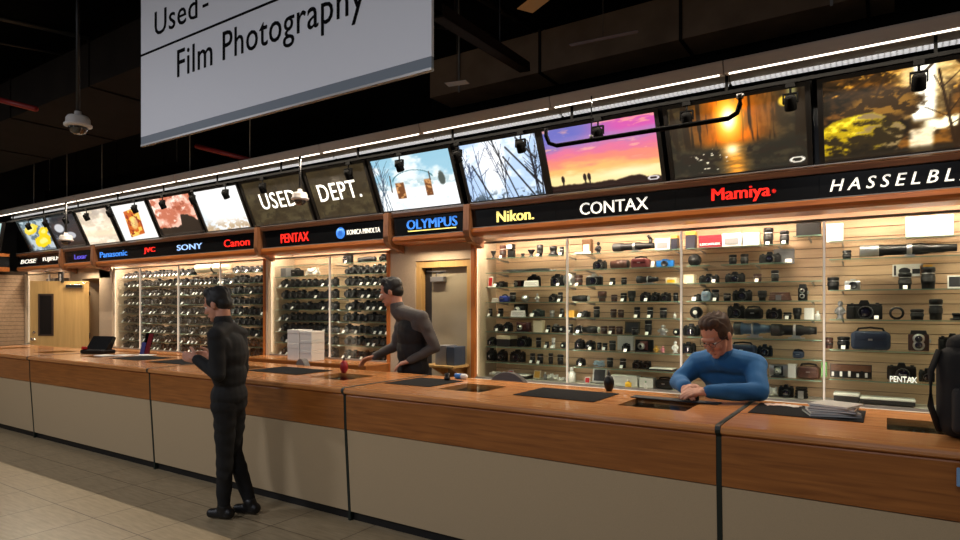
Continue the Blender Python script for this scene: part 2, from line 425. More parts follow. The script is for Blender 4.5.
def mixc(img, col, m):
    m = np.clip(m, 0, 1)[..., None]; return img * (1 - m) + np.array(col, float) * m
def seg(u, v, a, b, asp=1.8):
    ax, ay, bx, by = a[0] * asp, a[1], b[0] * asp, b[1]; px, py = u * asp - ax, v - ay
    dx, dy = bx - ax, by - ay; L = dx * dx + dy * dy + 1e-9
    t = np.clip((px * dx + py * dy) / L, 0, 1); return np.hypot(px - t * dx, py - t * dy)
def flat(u, v, c): return np.ones(u.shape + (3,)) * np.array(c, float)
def branches(img, u, v, col, n, seed, x0=0, x1=1, lean=.3, w=.012, top=1.0, y0=0.):
    rs = np.random.RandomState(seed)
    for k in range(n):
        a = (x0 + (x1 - x0) * rs.rand(), y0 - .05); b = (a[0] + (rs.rand() - .5) * lean, y0 + (top - y0) * (.6 + .45 * rs.rand()))
        ww = w * (.5 + rs.rand()); img = mixc(img, col, .95 - S(seg(u, v, a, b), ww * .5, ww * 1.3))
        for j in range(7):
            t = .3 + .65 * rs.rand(); p = (a[0] + (b[0] - a[0]) * t, a[1] + (b[1] - a[1]) * t)
            q = (p[0] + (rs.rand() - .5) * .28, p[1] + .08 + .22 * rs.rand())
            img = mixc(img, col, .85 * (1 - S(seg(u, v, p, q), ww * .2, ww * .7)))
    return img
def pic_falls(u, v):
    n = fbm(u, v, 9, 1); n2 = fbm(u, v, 26, 5, 3)
    im = flat(u, v, (64, 44, 18)); im = mixc(im, (150, 104, 40), S(n, .42, .75)); im = mixc(im, (222, 170, 72), S(n2, .6, .85) * S(v, .3, .8))
    im = mixc(im, (244, 214, 150), S(v + .3 * n, .8, 1.1) * S(u, .35, .5) * .8 * (.3 + n2))
    im = mixc(im, (240, 216, 160), (S(u, .42, .48) - S(u, .62, .74)) * S(v, .25, .6) * (.15 + .9 * n2))
    im = mixc(im, (255, 252, 240), (S(u + .03 * n, .5, .53) - S(u, .6, .64)) * S(v, .33, .42))
    im = mixc(im, (255, 246, 214), (1 - S(np.abs(v - .3 - .16 * (u - .6)) + .1 * (n2 - .5), .03, .09)) * S(u, .52, .6) * (1 - S(u, .86, .95)))
    im = mixc(im, (236, 220, 190), (S(u, .47, .5) - S(u, .6, .63)) * (1 - S(v, .26, .3)) * (.5 + .8 * n2))
    rk = fbm(u, v, 16, 61, 5); im = mixc(im, (24, 16, 6), (1 - S(n + .2 * (v - .5), .36, .52)) * .85 * (1 - S(u, .46, .52)))
    d = np.hypot((u - .34) / .25, (v - .62) / .22); im = mixc(im, (70, 50, 24), 1 - S(d + .5 * (rk - .5), .8, .95)); im = mixc(im, (168, 128, 56), (1 - S(d, .5, .95)) * S(rk + .3 * (v - .6), .52, .62) * .8)
    d = np.hypot((u - .2) / .27, (v - .22) / .34) + .25 * (n - .5)
    bl = 1 - S(d, .9, .97); im = mixc(im, (58, 46, 18), bl); im = mixc(im, (184, 160, 14), bl * S(rk + .8 * (v - .27) + .5 * (.2 - u), .4, .62)); im = mixc(im, (232, 214, 70), bl * S(rk + .9 * (v - .36) + .4 * (.2 - u), .6, .75))
    im = mixc(im, (150, 130, 92), bl * S(u + .4 * v + .5 * (rk - .5), .42, .52) * S(rk, .4, .6)); im = mixc(im, (18, 12, 4), bl * (1 - S(v + .3 * (rk - .5), .02, .16)) * .8)
    d = np.hypot((u - .98) / .2, (v - .22) / .2) + .2 * (n - .5); bl = 1 - S(d, .85, .97); im = mixc(im, (60, 44, 14), bl); im = mixc(im, (226, 190, 20), bl * S(n2 + .9 * (v - .22), .4, .6)); im = mixc(im, (46, 34, 14), (1 - S(v, .03, .1)) * .8)
    im = branches(im, u, v, (58, 36, 12), 5, 21, .72, 1.1, .5, .03)
    im = 255 * (np.clip(im, 0, 255) / 255) ** 1.35
    for p, q in (((0, .92), (.36, .72)), ((.36, .98), (.28, .62)), ((.6, 1.), (.42, .66)), ((.1, .78), (.3, .98))): im = mixc(im, (46, 30, 14), .9 * (1 - S(seg(u, v, p, q), .008, .022)))
    return im
def pic_sunrise(u, v):
    n = fbm(u, v, 10, 3); ns = fbm(u, v, 6, 8, 4, 4, .5)
    im = flat(u, v, (40, 38, 30)); im = mixc(im, (72, 64, 46), S(n, .4, .7) * .8)
    g = np.exp(-((u - .47) / .24) ** 2) * S(v, .32, .5); im = mixc(im, (240, 128, 10), g * (.6 + ns)); im = mixc(im, (150, 96, 40), np.exp(-((u - .55) / .3) ** 2) * S(v, .4, .7) * S(ns, .5, .7))
    im = mixc(im, (40, 28, 16), S(np.abs(u - .47), .06, .12) * S(fbm(u, v, 34, 18, 2, 1, .04), .55, .62) * S(v, .36, .44) * .8)
    c = np.hypot((u - .46) / .13, (v - .74) / .36); im = mixc(im, (255, 214, 90), 1 - S(c, .3, 1.1)); im = mixc(im, (255, 252, 226), 1 - S(c, .15, .6))
    r = np.exp(-((u - .47 - .08 * (.4 - v)) / .08) ** 2) * (1 - S(v, .36, .46)); im = mixc(im, (250, 170, 60), r * (.35 + .9 * fbm(u, v, 12, 12, 3, 1, 3)))
    im = mixc(im, (255, 240, 200), np.exp(-((u - .47) / .05) ** 2) * np.exp(-((v - .32) / .07) ** 2))
    im = mixc(im, (44, 36, 28), S(fbm(u, v, 20, 14), .52, .62) * (1 - S(v, .3, .42)) * S(np.abs(u - .48), .07, .12))
    im = mixc(im, (225, 215, 190), S(fbm(u, v, 40, 2, 2), .74, .8) * (1 - S(np.hypot(u - .3, v - .2), .12, .2)))
    im = 255 * (np.clip(im, 0, 255) / 255) ** 1.2
    im = mixc(im, (120, 112, 70), (S(u, .86, .9) - S(u, .92, .96)) * S(v, .78, .85)); im = mixc(im, (214, 176, 50), (1 - S(np.hypot((u - .86) / .05, (v - .86) / .08), .6, 1)))
    im = mixc(im, (214, 206, 190), 1 - S(np.abs(np.hypot((u - .93) / .055, (v - .08) / .04) - .8), .1, .25)); return im
def pic_sunset(u, v):
    n = fbm(u, v, 5, 30, 5, 1, 3.2); q = v + .22 * (n - .5)
    im = flat(u, v, (252, 228, 160)); im = mixc(im, (250, 186, 110), S(q, .18, .32)); im = mixc(im, (238, 136, 116), S(q, .32, .46)); im = mixc(im, (226, 112, 150), S(q, .46, .6))
    im = mixc(im, (176, 120, 180), S(q, .6, .76)); im = mixc(im, (110, 110, 190), S(q + .2 * (.4 - u), .66, .9) * (1 - S(u, .25, .7))); im = mixc(im, (212, 88, 170), S(q, .72, .9) * S(u, .35, .75))
    im = mixc(im, (255, 176, 150), S(n, .62, .76) * S(v, .35, .5) * .7); im = mixc(im, (255, 240, 190), np.exp(-((u - .72) / .25) ** 2 - ((v - .2) / .07) ** 2))
    h = .07 + .05 * fbm(u, v * 0, 18, 4, 4) + .04 * np.exp(-((u - .78) / .09) ** 2); im = mixc(im, (34, 16, 14), 1 - S(v, h - .015, h + .015))
    for x in (.12, .33, .37): im = mixc(im, (30, 16, 18), 1 - S(np.hypot((u - x) / .02, (v - .19) / .07), .7, 1.)); im = mixc(im, (30, 16, 18), (1 - S(np.abs(u - x), .005, .009)) * (1 - S(v, .16, .2)))
    im = mixc(im, (230, 220, 220), 1 - S(np.abs(np.hypot((u - .93) / .05, (v - .06) / .035) - .8), .1, .25)); return im
def pic_trees(u, v):
    n = fbm(u, v, 5, 40); im = flat(u, v, (178, 204, 236)); im = mixc(im, (236, 244, 252), S(n + .5 * np.exp(-((u - .35) / .25) ** 2 - ((v - .65) / .4) ** 2), .5, .8)); im = mixc(im, (255, 255, 255), np.exp(-((u - .38) / .14) ** 2 - ((v - .7) / .3) ** 2) * 1.1)
    im = branches(im, u, v, (52, 66, 96), 11, 4, -.05, 1.05, .5, .01); im = branches(im, u, v, (24, 26, 36), 7, 9, .5, 1.1, .55, .017)
    for a, b in (((.98, .15), (.6, .85)), ((.86, 0), (.55, .7)), ((.3, .0), (.12, .62)), ((.95, .6), (.75, .98))): im = mixc(im, (22, 22, 28), 1 - S(seg(u, v, a, b), .012, .024))
    im = mixc(im, (44, 56, 62), S(fbm(u, v, 22, 7), .5, .62) * (1 - S(v, .0, .22)) * .8); return im
def pic_gate(u, v):
    n = fbm(u, v, 5, 50); im = flat(u, v, (146, 192, 212)); im = mixc(im, (226, 236, 238), S(n + .5 * (1 - v), .5, .75)); im = mixc(im, (248, 250, 250), 1 - S(v + .05 * n, .36, .48))
    im = mixc(im, (196, 212, 222), S(fbm(u, v, 14, 3), .5, .7) * (1 - S(v, .2, .35)) * .5); im = mixc(im, (176, 200, 206), (S(v, .38, .44) - S(v, .5, .6)) * S(fbm(u, v, 20, 3), .4, .6))
    im = branches(im, u, v, (64, 84, 104), 5, 33, -.05, .2, .3, .01); im = mixc(im, (70, 80, 76), 1 - S(np.hypot((u - .84) / .05, (v - .5) / .16) + .3 * fbm(u, v, 25, 6), .8, 1.1))
    for x, w in ((.3, .05), (.66, .035)):
        b = (1 - S(np.abs(u - x - .02 * (v - .4)), w, w + .012)) * S(v, .2, .22) * (1 - S(v, .5, .53)); im = mixc(im, (112, 66, 34), b); im = mixc(im, (196, 140, 86), b * S(fbm(u, v, 24, 8), .5, .6))
    a = np.hypot((u - .48) / .26, (v - .52) / .2); im = mixc(im, (52, 110, 120), (1 - S(np.abs(a - 1), .015, .05)) * S(v, .53, .58)); im = mixc(im, (60, 50, 44), 1 - S(seg(u, v, (.18, .36), (.2, .66)), .008, .02)); im = mixc(im, (60, 50, 44), 1 - S(seg(u, v, (.7, .5), (.7, .64)), .008, .02)); return im
def pic_olive(u, v):
    n = fbm(u, v, 4, 60, 5, 1, 1.6); im = flat(u, v, (66, 54, 34)); im = mixc(im, (96, 84, 56), S(n, .4, .7)); return mixc(im, (52, 44, 30), S(fbm(u, v, 9, 61, 3, 2, 1), .55, .7) * .6)
def pic_frost(u, v):
    n = fbm(u, v, 12, 70); im = flat(u, v, (252, 252, 250)); im = mixc(im, (214, 226, 236), (1 - S(u + .5 * v, .1, .5)) * .6); im = mixc(im, (196, 168, 132), (1 - S(v + .25 * (n - .5), .08, .34)) * S(n, .36, .62)); return im
def pic_torn(u, v):
    n = fbm(u, v, 5, 80, 5); im = flat(u, v, (226, 178, 158)); im = mixc(im, (184, 104, 78), S(n, .42, .66)); im = mixc(im, (248, 222, 206), S(fbm(u, v, 8, 84), .55, .75)); im = mixc(im, (150, 70, 46), S(fbm(u, v, 9, 86), .52, .62) * S(v, .5, .7) * S(u, .3, .6) * .8)
    h = .12 + .5 * S(u, .55, .62) * (1 - .55 * S(u, .75, 1.)) * .6 + .14 * fbm(u, v, 9, 82); im = mixc(im, (34, 26, 20), 1 - S(v, h, h + .03)); return im
def pic_print(u, v):
    im = flat(u, v, (250, 250, 246)); a, b = u - .47 - .1 * (v - .5), v - .48 - .16 * (u - .5)
    m = (1 - S(np.abs(a), .2, .22)) * (1 - S(np.abs(b), .34, .37)); n = fbm(u, v, 7, 90); im = mixc(im, (206, 96, 24), m); im = mixc(im, (250, 206, 90), m * S(n, .46, .56)); im = mixc(im, (150, 44, 16), m * S(fbm(u, v, 12, 93), .58, .64)); im = mixc(im, (252, 226, 150), m * (1 - S(np.hypot(a / .13, (b + .02) / .2), .6, 1.)) * .7); return im
def pic_cloud(u, v):
    n = fbm(u, v, 4, 100, 5, 1, 1.8); im = flat(u, v, (206, 190, 166)); im = mixc(im, (240, 226, 204), S(n, .4, .7)); im = mixc(im, (166, 152, 142), S(v, .55, .9) * .6 * S(fbm(u, v, 5, 104), .4, .6)); return mixc(im, (236, 214, 180), np.exp(-((v - .3) / .1) ** 2) * .7)
def pic_table(u, v):
    n = fbm(u, v, 5, 110); im = flat(u, v, (52, 52, 56)); im = mixc(im, (130, 138, 150), (1 - S(u + .3 * v, .3, .5)) * S(n, .35, .6)); im = mixc(im, (214, 216, 220), 1 - S(np.hypot((u - .3) / .2, (v - .62) / .16), .7, 1.)); im = mixc(im, (24, 22, 24), 1 - S(v + .1 * n, .1, .3)); return mixc(im, (196, 198, 204), 1 - S(np.hypot((u - .6) / .2, (v - .36) / .12), .8, 1.))
def pic_lemon(u, v):
    n = fbm(u, v, 7, 120); im = flat(u, v, (176, 190, 196)); im = mixc(im, (92, 110, 122), S(n, .46, .6)); im = mixc(im, (40, 44, 44), 1 - S(u + .1 * v, .05, .2))
    for x, y, a, b in ((.38, .72, .3, .16), (.62, .3, .36, .2), (.78, .6, .2, .14)):
        d = np.hypot((u - x) / a + .5 * (n - .5), (v - y - .25 * (u - x)) / b) + .3 * (fbm(u, v, 11, 125) - .5); im = mixc(im, (236, 200, 20), 1 - S(d, .9, 1.02)); im = mixc(im, (252, 244, 190), (1 - S(d + .3 * (n - .5), .3, .6)) * .6)
    return im
def pic_sky(u, v):
    n = fbm(u, v, 5, 130); im = flat(u, v, (176, 216, 220)); im = mixc(im, (236, 244, 242), S(n, .4, .65) * S(v, .2, .4)); h = .16 + .22 * fbm(u, v * 0, 6, 133); return mixc(im, (46, 66, 50), 1 - S(v, h, h + .04))

def pic_mat(strength):
    k = 'backlit_print_%g' % strength
    if k in MATS: return MATS[k]
    m = bpy.data.materials.new(k); m.use_nodes = True; nt = m.node_tree; b = nt.nodes['Principled BSDF']
    at_ = nt.nodes.new('ShaderNodeAttribute'); at_.attribute_name = 'print'
    b.inputs['Base Color'].default_value = (.02, .02, .02, 1); b.inputs['Roughness'].default_value = .15
    nt.links.new(at_.outputs['Color'], b.inputs['Emission Color']); b.inputs['Emission Strength'].default_value = strength
    MATS[k] = m; return m
def picture(name, fn, B0, B1, T0, T1, n, parent, strength, nx=150, ny=84):
    B0, B1, T0, T1 = [Vector(p) for p in (B0, B1, T0, T1)]
    u, v = np.meshgrid(np.linspace(0, 1, nx), np.linspace(0, 1, ny)); im = np.clip(fn(u, v), 0, 255) / 255
    im = np.where(im <= .04045, im / 12.92, ((im + .055) / 1.055) ** 2.4)
    vs = []
    for j in range(ny):
        a, b = B0.lerp(T0, j / (ny - 1)), B1.lerp(T1, j / (ny - 1)); vs += [a.lerp(b, i / (nx - 1)) + n for i in range(nx)]
    me = bpy.data.meshes.new(name); me.from_pydata([tuple(p) for p in vs], [], [(j * nx + i, j * nx + i + 1, (j + 1) * nx + i + 1, (j + 1) * nx + i) for j in range(ny - 1) for i in range(nx - 1)])
    ca = me.color_attributes.new('print', 'FLOAT_COLOR', 'POINT')
    ca.data.foreach_set('color', np.concatenate([im.reshape(-1, 3), np.ones((nx * ny, 1))], 1).astype(np.float32).ravel())
    me.materials.append(pic_mat(strength)); return link(name, me, parent)

# ------------------------------------------------------------------ backlit picture boxes, leaning out
ZB, ZT, YB, YT = 2.655, 3.165, 5.15, 4.925
M_frame = mat('black_box_frame', (13, 12, 12), .4)
def on_y(x, f): return Vector((x, YB + (YT - YB) * f, ZB + (ZT - ZB) * f))
def light_box(x0, x1, fn, label, strength=1.0, letters=None):
    c = (x0 + x1) / 2; t = thing('light_box', label, 'light box', (c, YB, ZB), 0, 'backlit photographs above the signs')
    up = Vector((0, YT - YB, ZT - ZB)); up_n = up.normalized(); nn = XE.cross(up_n)          # outward normal
    a, b = x0 - c, x1 - c; e = .034
    P = lambda x, f, d=0.: Vector((x, up.y * f, up.z * f)) + nn * d
    fr = MB()
    def bar(xa, xb, fa, fb):
        q = [P(xa, fa, -.13), P(xb, fa, -.13), P(xb, fb, -.13), P(xa, fb, -.13), P(xa, fa, .018), P(xb, fa, .018), P(xb, fb, .018), P(xa, fb, .018)]
        fr.add(q, [(0, 3, 2, 1), (4, 5, 6, 7), (0, 1, 5, 4), (1, 2, 6, 5), (2, 3, 7, 6), (3, 0, 4, 7)])
    bar(a - e, a, -.05, 1.05); bar(b, b + e, -.05, 1.05); bar(a, b, -.05, 0); bar(a, b, 1, 1.05)
    fr.add([P(a, 0, -.13), P(b, 0, -.13), P(b, 1, -.13), P(a, 1, -.13)], [(0, 1, 2, 3)])
    fr.build('frame', M_frame, t)
    pic = picture('picture', fn, P(a, 0), P(b, 0), P(a, 1), P(b, 1), nn * .004, t, strength)
    if letters:
        s, w, h, ox = letters
        text_mb(s, w, h, P(ox, .53, .007), XE, up_n, bold=.012, space=1.1, depth=.003).build('lettering', mat('backlit_white', (250, 248, 240), .4, emit=1.0), pic, label='white lettering')
    return t
light_box(-.375, .66, pic_falls, 'backlit photograph of mossy boulders and waterfall, rightmost of the row', 1.75)
light_box(-1.455, -.485, pic_sunrise, 'backlit photograph of orange sunrise over dark rocks', 1.6)
light_box(-2.57, -1.56, pic_sunset, 'backlit photograph of purple and orange sunset over low skyline', 1.15)
light_box(-3.475, -2.64, pic_trees, 'backlit photograph of dark bare trees against pale blue sky', 1.25)
light_box(-4.64, -3.6, pic_gate, 'backlit photograph of brown gate posts in snow', 1.25)
light_box(-5.66, -4.74, pic_olive, 'olive backlit panel with the white word DEPT.', .75, ('DEPT.', .66, .2, -.02))
light_box(-6.86, -5.77, pic_olive, 'olive backlit panel with the white word USED', .75, ('USED', .66, .2, .04))
light_box(-7.9, -6.96, pic_frost, 'backlit white photograph with brown speckle along its bottom', 1.1)
light_box(-9.02, -8.01, pic_torn, 'backlit photograph of pinkish torn clouds over dark ragged ground', 1.4)
light_box(-10.11, -9.13, pic_print, 'backlit white panel with a tilted orange print', 1.1)
light_box(-11.25, -10.26, pic_cloud, 'backlit photograph of beige evening clouds', 1.35)
light_box(-12.35, -11.36, pic_table, 'dark backlit photograph of white crockery behind hanging dome camera', 1.)
light_box(-13.5, -12.45, pic_lemon, 'backlit photograph of yellow lemon slices', 1.25)

# ------------------------------------------------------------------ fascia with the makers' names
def bright(name, rgb, e): return mat(name, rgb, .4, emit=e)
WH, RD, BL, YL = bright('letter_white', (244, 240, 228), .9), bright('letter_red', (232, 36, 26), 1.1), bright('letter_blue', (60, 130, 226), 1.0), bright('letter_yellow', (244, 226, 130), 1.0)
BW = bright('letter_pale_blue', (150, 186, 240), 1.0); PU = bright('letter_violet', (84, 74, 190), .9)
M_darkrail = wood_mat('dark_brown_rail', (70, 42, 26), (98, 62, 40), .3)
def fascia(x0, x1, label, words, zlo=2.37, seams=()):
    c = (x0 + x1) / 2; t = thing('sign_fascia', label, 'sign', (c, 5.15, 2.3), 0, 'sign bands above the display cabinets')
    a, b = x0 - c, x1 - c; zl = zlo - 2.3
    pm = MB(); xs = [a] + [s - c for s in seams] + [b]
    for k in range(len(xs) - 1):
        pm.prism([(-.045, .262), (-.035, zl), (.0, zl), (.0, .262)], xs[k] + .001, xs[k + 1] - .001, 'x')
    pan = pm.build('black_panel', M_panel, t)
    MB().prism([(-.075, .262), (-.08, .3), (-.06, .318), (.16, .318), (.16, .262)], a, b, 'x').build('top_rail', M_darkrail, t)
    MB().box(a, b, -.083, -.07, .318, .324).build('top_edge_strip', M_alu, t)
    pr = [(-.05, zl), (-.062, zl - .008), (-.064, zl - .04), (-.05, zl - .062), (-.015, zl - .075), (.2, zl - .08), (.2, zl - .03), (0, zl)]
    MB().prism(pr, a, b, 'x', smooth=False).build('wood_lip', M_trim, t)
    MB().box(a, b, -.056, -.048, zl - .001, zl + .006).build('lower_edge_strip', M_alu, t)
    for (s, x, w, h, m, kw) in words:
        kw = dict(kw); nm = kw.pop('nm', 'lettering'); dz = kw.pop('dz', 0)
        text_mb(s, w, h, Vector((x - c, -.0425, (zl + .262) / 2 + dz)), XE, Vector((0, -.01, .2)), depth=.005, **kw).build(nm, m, pan)
    return t, pan, c, zl
def X(px, Y=5.105): return at(px, HOR, Y).x
def word(s, p0, p1, h, m, **kw):
    return (s, (X(p0) + X(p1)) / 2, X(p1) - X(p0), h, m, kw)
fascia(-3.44, 1.35, 'black sign band with yellow, white and red makers names, rightmost', [
    word('Nikon.', 497, 533.5, .105, YL, bold=.03), word('CONTAX', 580, 648, .105, WH, bold=.012), word('Mamiya', 712, 770, .125, RD, bold=.03), word('®', 772, 776, .03, RD),
    ('HASSELBLAD', (X(830) + X(830) + .94) / 2, .94, .085, WH, dict(bold=.012, shear=.25, space=1.5))], 2.38, (X(555), X(675), X(819)))
t, pan, c, zl = fascia(-4.47, -3.52, 'short black sign band with blue lettering underlined in yellow, over plain door', [word('OLYMPUS', 407, 457, .1, BL, bold=.03, dz=.015)], 2.355)
MB().box(X(408) - c, X(456) - c, -.047, -.042, .1, .11).build('underline', YL, pan)
t, pan, c, zl = fascia(-6.68, -4.6, 'black sign band with red word and blue disc, second cabinet', [word('PENTAX', 281, 308.5, .11, RD, bold=.03), word('KONICA MINOLTA', 347, 380, .055, WH, bold=.014)], 2.345)
MB().lathe([(0, -.012), (.066, -.012), (.066, 0), (0, 0)], 24, at=(X(340.5) - c, -.038, .155), axis='y').build('disc', BL, pan)
dm = MB()
for k in range(5): dm.box(X(340.5) - c - .04 + .004 * abs(k - 2), X(340.5) - c + .04 - .004 * abs(k - 2), -.053, -.0505, .127 + .012 * k, .131 + .012 * k)
dm.build('disc_stripes', mat('deep_blue', (20, 60, 120), .4), pan)
fascia(-10.93, -6.8, 'long black sign band with blue and red makers names, over wide cabinet', [word('Panasonic', 100, 127, .09, BL, bold=.012), word('JVC', 144, 155, .095, RD, bold=.03), word('SONY', 177, 202, .08, BW, bold=.012), word('Canon', 224, 249.5, .1, RD, bold=.012)], 2.35)
fascia(-12.07, -11.07, 'short black sign band with violet lettering over the maple door', [word('Lexar', 74.5, 86.5, .08, PU, bold=.012)], 2.36)
fascia(-14.0, -12.22, 'black sign band with white italic names near far left corner', [word('BOSE', 20.5, 36.5, .075, WH, bold=.014, shear=.3), word('FUJIFILM', 43, 59.5, .085, WH, bold=.014)], 2.36, ((X(40),)))
M_bracket = wood_mat('bracket_wood', (120, 78, 50), (150, 100, 66), .35, axis=2)
def bracket(x, label):
    pr = [(5.055, 2.618), (5.045, 2.36), (5.06, 2.3), (5.12, 2.25), (5.25, 2.225), (5.3, 2.2), (5.325, 2.2), (5.325, 2.3), (5.16, 2.36), (5.16, 2.618)]
    m = MB().prism([(p[0] - 5.2, p[1] - 2.2) for p in pr], -.034, .034, 'x')
    tag(m.build('fascia_bracket', M_bracket, None, (x, 5.2, 2.2)), label, 'bracket', 'curved wooden brackets between sign bands')
for x, lab in ((-3.48, 'curved wooden bracket between the yellow lettered band and door band'), (-4.535, 'curved wooden bracket left of the band above the plain door'), (-6.74, 'curved wooden bracket left of the red worded band with blue disc'), (-11.0, 'curved wooden bracket right of the violet lettered band'), (-12.145, 'curved wooden bracket left of the violet lettered band')):
    bracket(x, lab)
# return of the fascia and a picture on the left side wall
t = thing('sign_return', 'blank black sign band turning the far left corner', 'sign', (-14.15, 4.0, 2.3))
MB().box(0, .05, -2.4, 1.0, .06, .262).build('black_panel', M_panel, t)
MB().box(-.1, .07, -2.4, 1.0, .262, .32).build('top_rail', M_trim, t)
MB().box(-.2, .065, -2.4, 1.0, -.02, .06).build('wood_lip', M_trim, t)
rw = MB().box(-14.6, -14.362, 1.2, 5.8, 0, 2.3, 1)
for k in range(29): rw.box(-14.362, -14.35, 1.2, 5.8, .02 + .0763 * k, .09 + .0763 * k)
struct('trim_1', rw, [M_slat, M_groove])
t = thing('light_box', 'backlit photograph of pale sky over dark treetops, far left corner', 'light box', (-14.1, 4.3, 2.655), 0, 'backlit photographs above the signs')
A = [Vector(p) for p in ((0, -.55, 0), (0, .5, 0), (.22, -.55, .51), (.22, .5, .51))]
picture('picture', pic_sky, A[0], A[1], A[2], A[3], Vector((.003, 0, 0)), t, 1.0, 80, 50)
fb = MB()
for (y0, y1, f0, f1) in ((-.6, -.55, -.05, 1.05), (.5, .56, -.05, 1.05), (-.55, .5, -.05, 0), (-.55, .5, 1, 1.05)):
    q = [Vector((.22 * f + d, y, .51 * f)) for d in (-.12, .015) for f in (f0, f1) for y in (y0, y1)]
    fb.add(q, [(0, 1, 3, 2), (4, 6, 7, 5), (0, 4, 5, 1), (2, 3, 7, 6), (0, 2, 6, 4), (1, 5, 7, 3)])
fb.add([Vector((-.12, -.55, 0)), Vector((-.12, .5, 0)), Vector((.1, .5, .51)), Vector((.1, -.55, .51))], [(0, 1, 2, 3)])
fb.build('frame', M_frame, t)

# bulkhead behind the picture boxes, and soffit over the cabinets
struct('trim_2', MB().box(-14.6, 1.4, 5.32, 5.8, 2.4, 2.56).box(-14.6, 1.4, 5.3, 5.8, 2.56, 3.1), [M_frame])

# ------------------------------------------------------------------ suspended lighting rail
M_tube = mat('lit_tube', (255, 244, 226), .5, emit=4.0)
def ribbed():
    m = mat('ribbed_diffuser', (214, 214, 214), .5); nt = m.node_tree; b = nt.nodes['Principled BSDF']
    tc = nt.nodes.new('ShaderNodeTexCoord'); w = nt.nodes.new('ShaderNodeTexWave'); w.inputs['Scale'].default_value = 9.; w.bands_direction = 'X'
    nt.links.new(tc.outputs['Object'], w.inputs[0]); r = nt.nodes.new('ShaderNodeValToRGB'); r.color_ramp.elements[0].color = (.16, .16, .16, 1); r.color_ramp.elements[1].color = (.62, .62, .62, 1)
    r.color_ramp.elements[1].position = .35
    nt.links.new(w.outputs['Fac'], r.inputs[0]); nt.links.new(r.outputs[0], b.inputs['Emission Color']); b.inputs['Emission Strength'].default_value = 1.
    return m
M_rib = ribbed()
rails = [1.82, .41, -.995, -2.4, -3.82, -5.23, -6.65, -8.06, -9.47, -10.88, -12.3, -13.9]
for i in range(len(rails) - 1):
    x1, x0 = rails[i], rails[i + 1]; c = (x0 + x1) / 2; h = (x1 - x0) / 2 - .004
    t = thing('rail_light', 'grey linear light fixture, ' + ['first', 'second', 'third', 'fourth', 'fifth', 'sixth', 'seventh', 'eighth', 'ninth', 'tenth', 'eleventh'][i] + ' from the right end of the suspended rail', 'light fixture', (c, 4.85, 3.3), 0, 'fixtures of the suspended lighting rail')
    MB().prism([(-.12, .075), (-.1, .025), (-.09, .005), (-.03, .005), (-.03, .05), (.1, .05), (.1, .0), (.16, .0), (.16, .09), (-.12, .09)], -h, h, 'x').build('housing', M_rail, t)
    MB().box(-h + .03, h - .03, -.083, -.072, -.003, .005).build('tube', M_tube, t)
    MB().box(-h + .01, h - .01, .104, .15, -.016, .0).build('ribbed_diffuser', M_rib, t)
tk = MB().box(-13.9, 1.82, 4.865, 4.9, 3.185, 3.21)
for k in range(13): tk.box(-13.6 + 1.26 * k - .01, -13.6 + 1.26 * k + .01, 4.875, 4.89, 3.21, 3.3495)
tag(tk.build('lighting_track', M_matte, None), 'long black lighting track hung under the suspended rail', 'track')
rod_px = [34, 67, 102, 190, 250]
for i, p in enumerate(rod_px):
    x = at(p, HOR, 4.85).x
    tag(MB().lathe([(0, 0), (.008, 0), (.008, 5.2 - 3.39), (0, 5.2 - 3.39)], 8).build('hanging_rod', M_alu, None, (x, 4.85, 3.39)), 'thin steel rod holding up the rail, %s from the left' % ['first', 'second', 'third', 'fourth', 'fifth'][i], 'rod', 'rods holding the rail')
spots = [27, 44, 64, 85, 108, 133, 161, 191, 224, 261, 347, 398, 456, 519.5, 597, 686, 790, 919]
onames = ['first', 'second', 'third', 'fourth', 'fifth', 'sixth', 'seventh', 'eighth', 'ninth', 'tenth', 'eleventh', 'twelfth', 'thirteenth', 'fourteenth', 'fifteenth', 'sixteenth', 'seventeenth', 'eighteenth', 'nineteenth', 'twentieth', '21st', '22nd', '23rd', '24th', '25th', '26th', '27th', '28th', '29th', '30th']
def spotlight(x, label):
    t = thing('track_spotlight', label, 'spotlight', (x, 4.88, 3.184), 0, 'black track spotlights in front of the pictures')
    MB().box(-.03, .03, -.014, .014, -.03, 0).lathe([(.008, -.075), (.008, -.03)], 8).build('adapter', M_matte, t)
    MB().prism([(-.05, -.14), (-.05, -.07), (.05, -.07), (.05, -.14), (.042, -.14), (.042, -.078), (-.042, -.078), (-.042, -.14)], -.016, .016, 'y').build('yoke', M_matte, t)
    Mx = Matrix.Translation((0, 0, -.135)) @ rotm(-2.6, 0, 0)
    MB().lathe([(0, -.05), (.03, -.05), (.04, -.03), (.041, .05), (.036, .055), (.034, .04), (0, .04)], 16, M=Mx).build('lamp_head', M_matte, t)
    return t
for i, p in enumerate(spots):
    spotlight(at(p, HOR, 4.86).x, 'black track spotlight, %s from the left along the rail' % onames[i])
p0, p1 = at(546, 130, 4.74), at(740, 100, 4.74)
q0, q1 = at(551, 144, 4.74), at(737, 117, 4.74); z_ = 2.965
pp = [(p0.x, 4.74, z_ + .16), (p0.x, 4.74, z_ + .1), (p0.x + .03, 4.74, z_ + .03), (p0.x + .1, 4.74, z_), (p1.x - .08, 4.74, z_), (p1.x - .02, 4.74, z_ + .03), (p1.x, 4.74, z_ + .09), (p1.x, 4.74, z_ + .14)]
t = thing('bent_pipe', 'black pipe bent up at both ends across sunset and sunrise pictures', 'pipe')
MB().tube(pp, .018, 10).build('pipe', M_matte, t)
MB().lathe([(.026, 0), (.026, .03), (0, .031)], 12, at=(p1.x, 4.74, z_ + .13)).build('end_cap', M_dark, t)
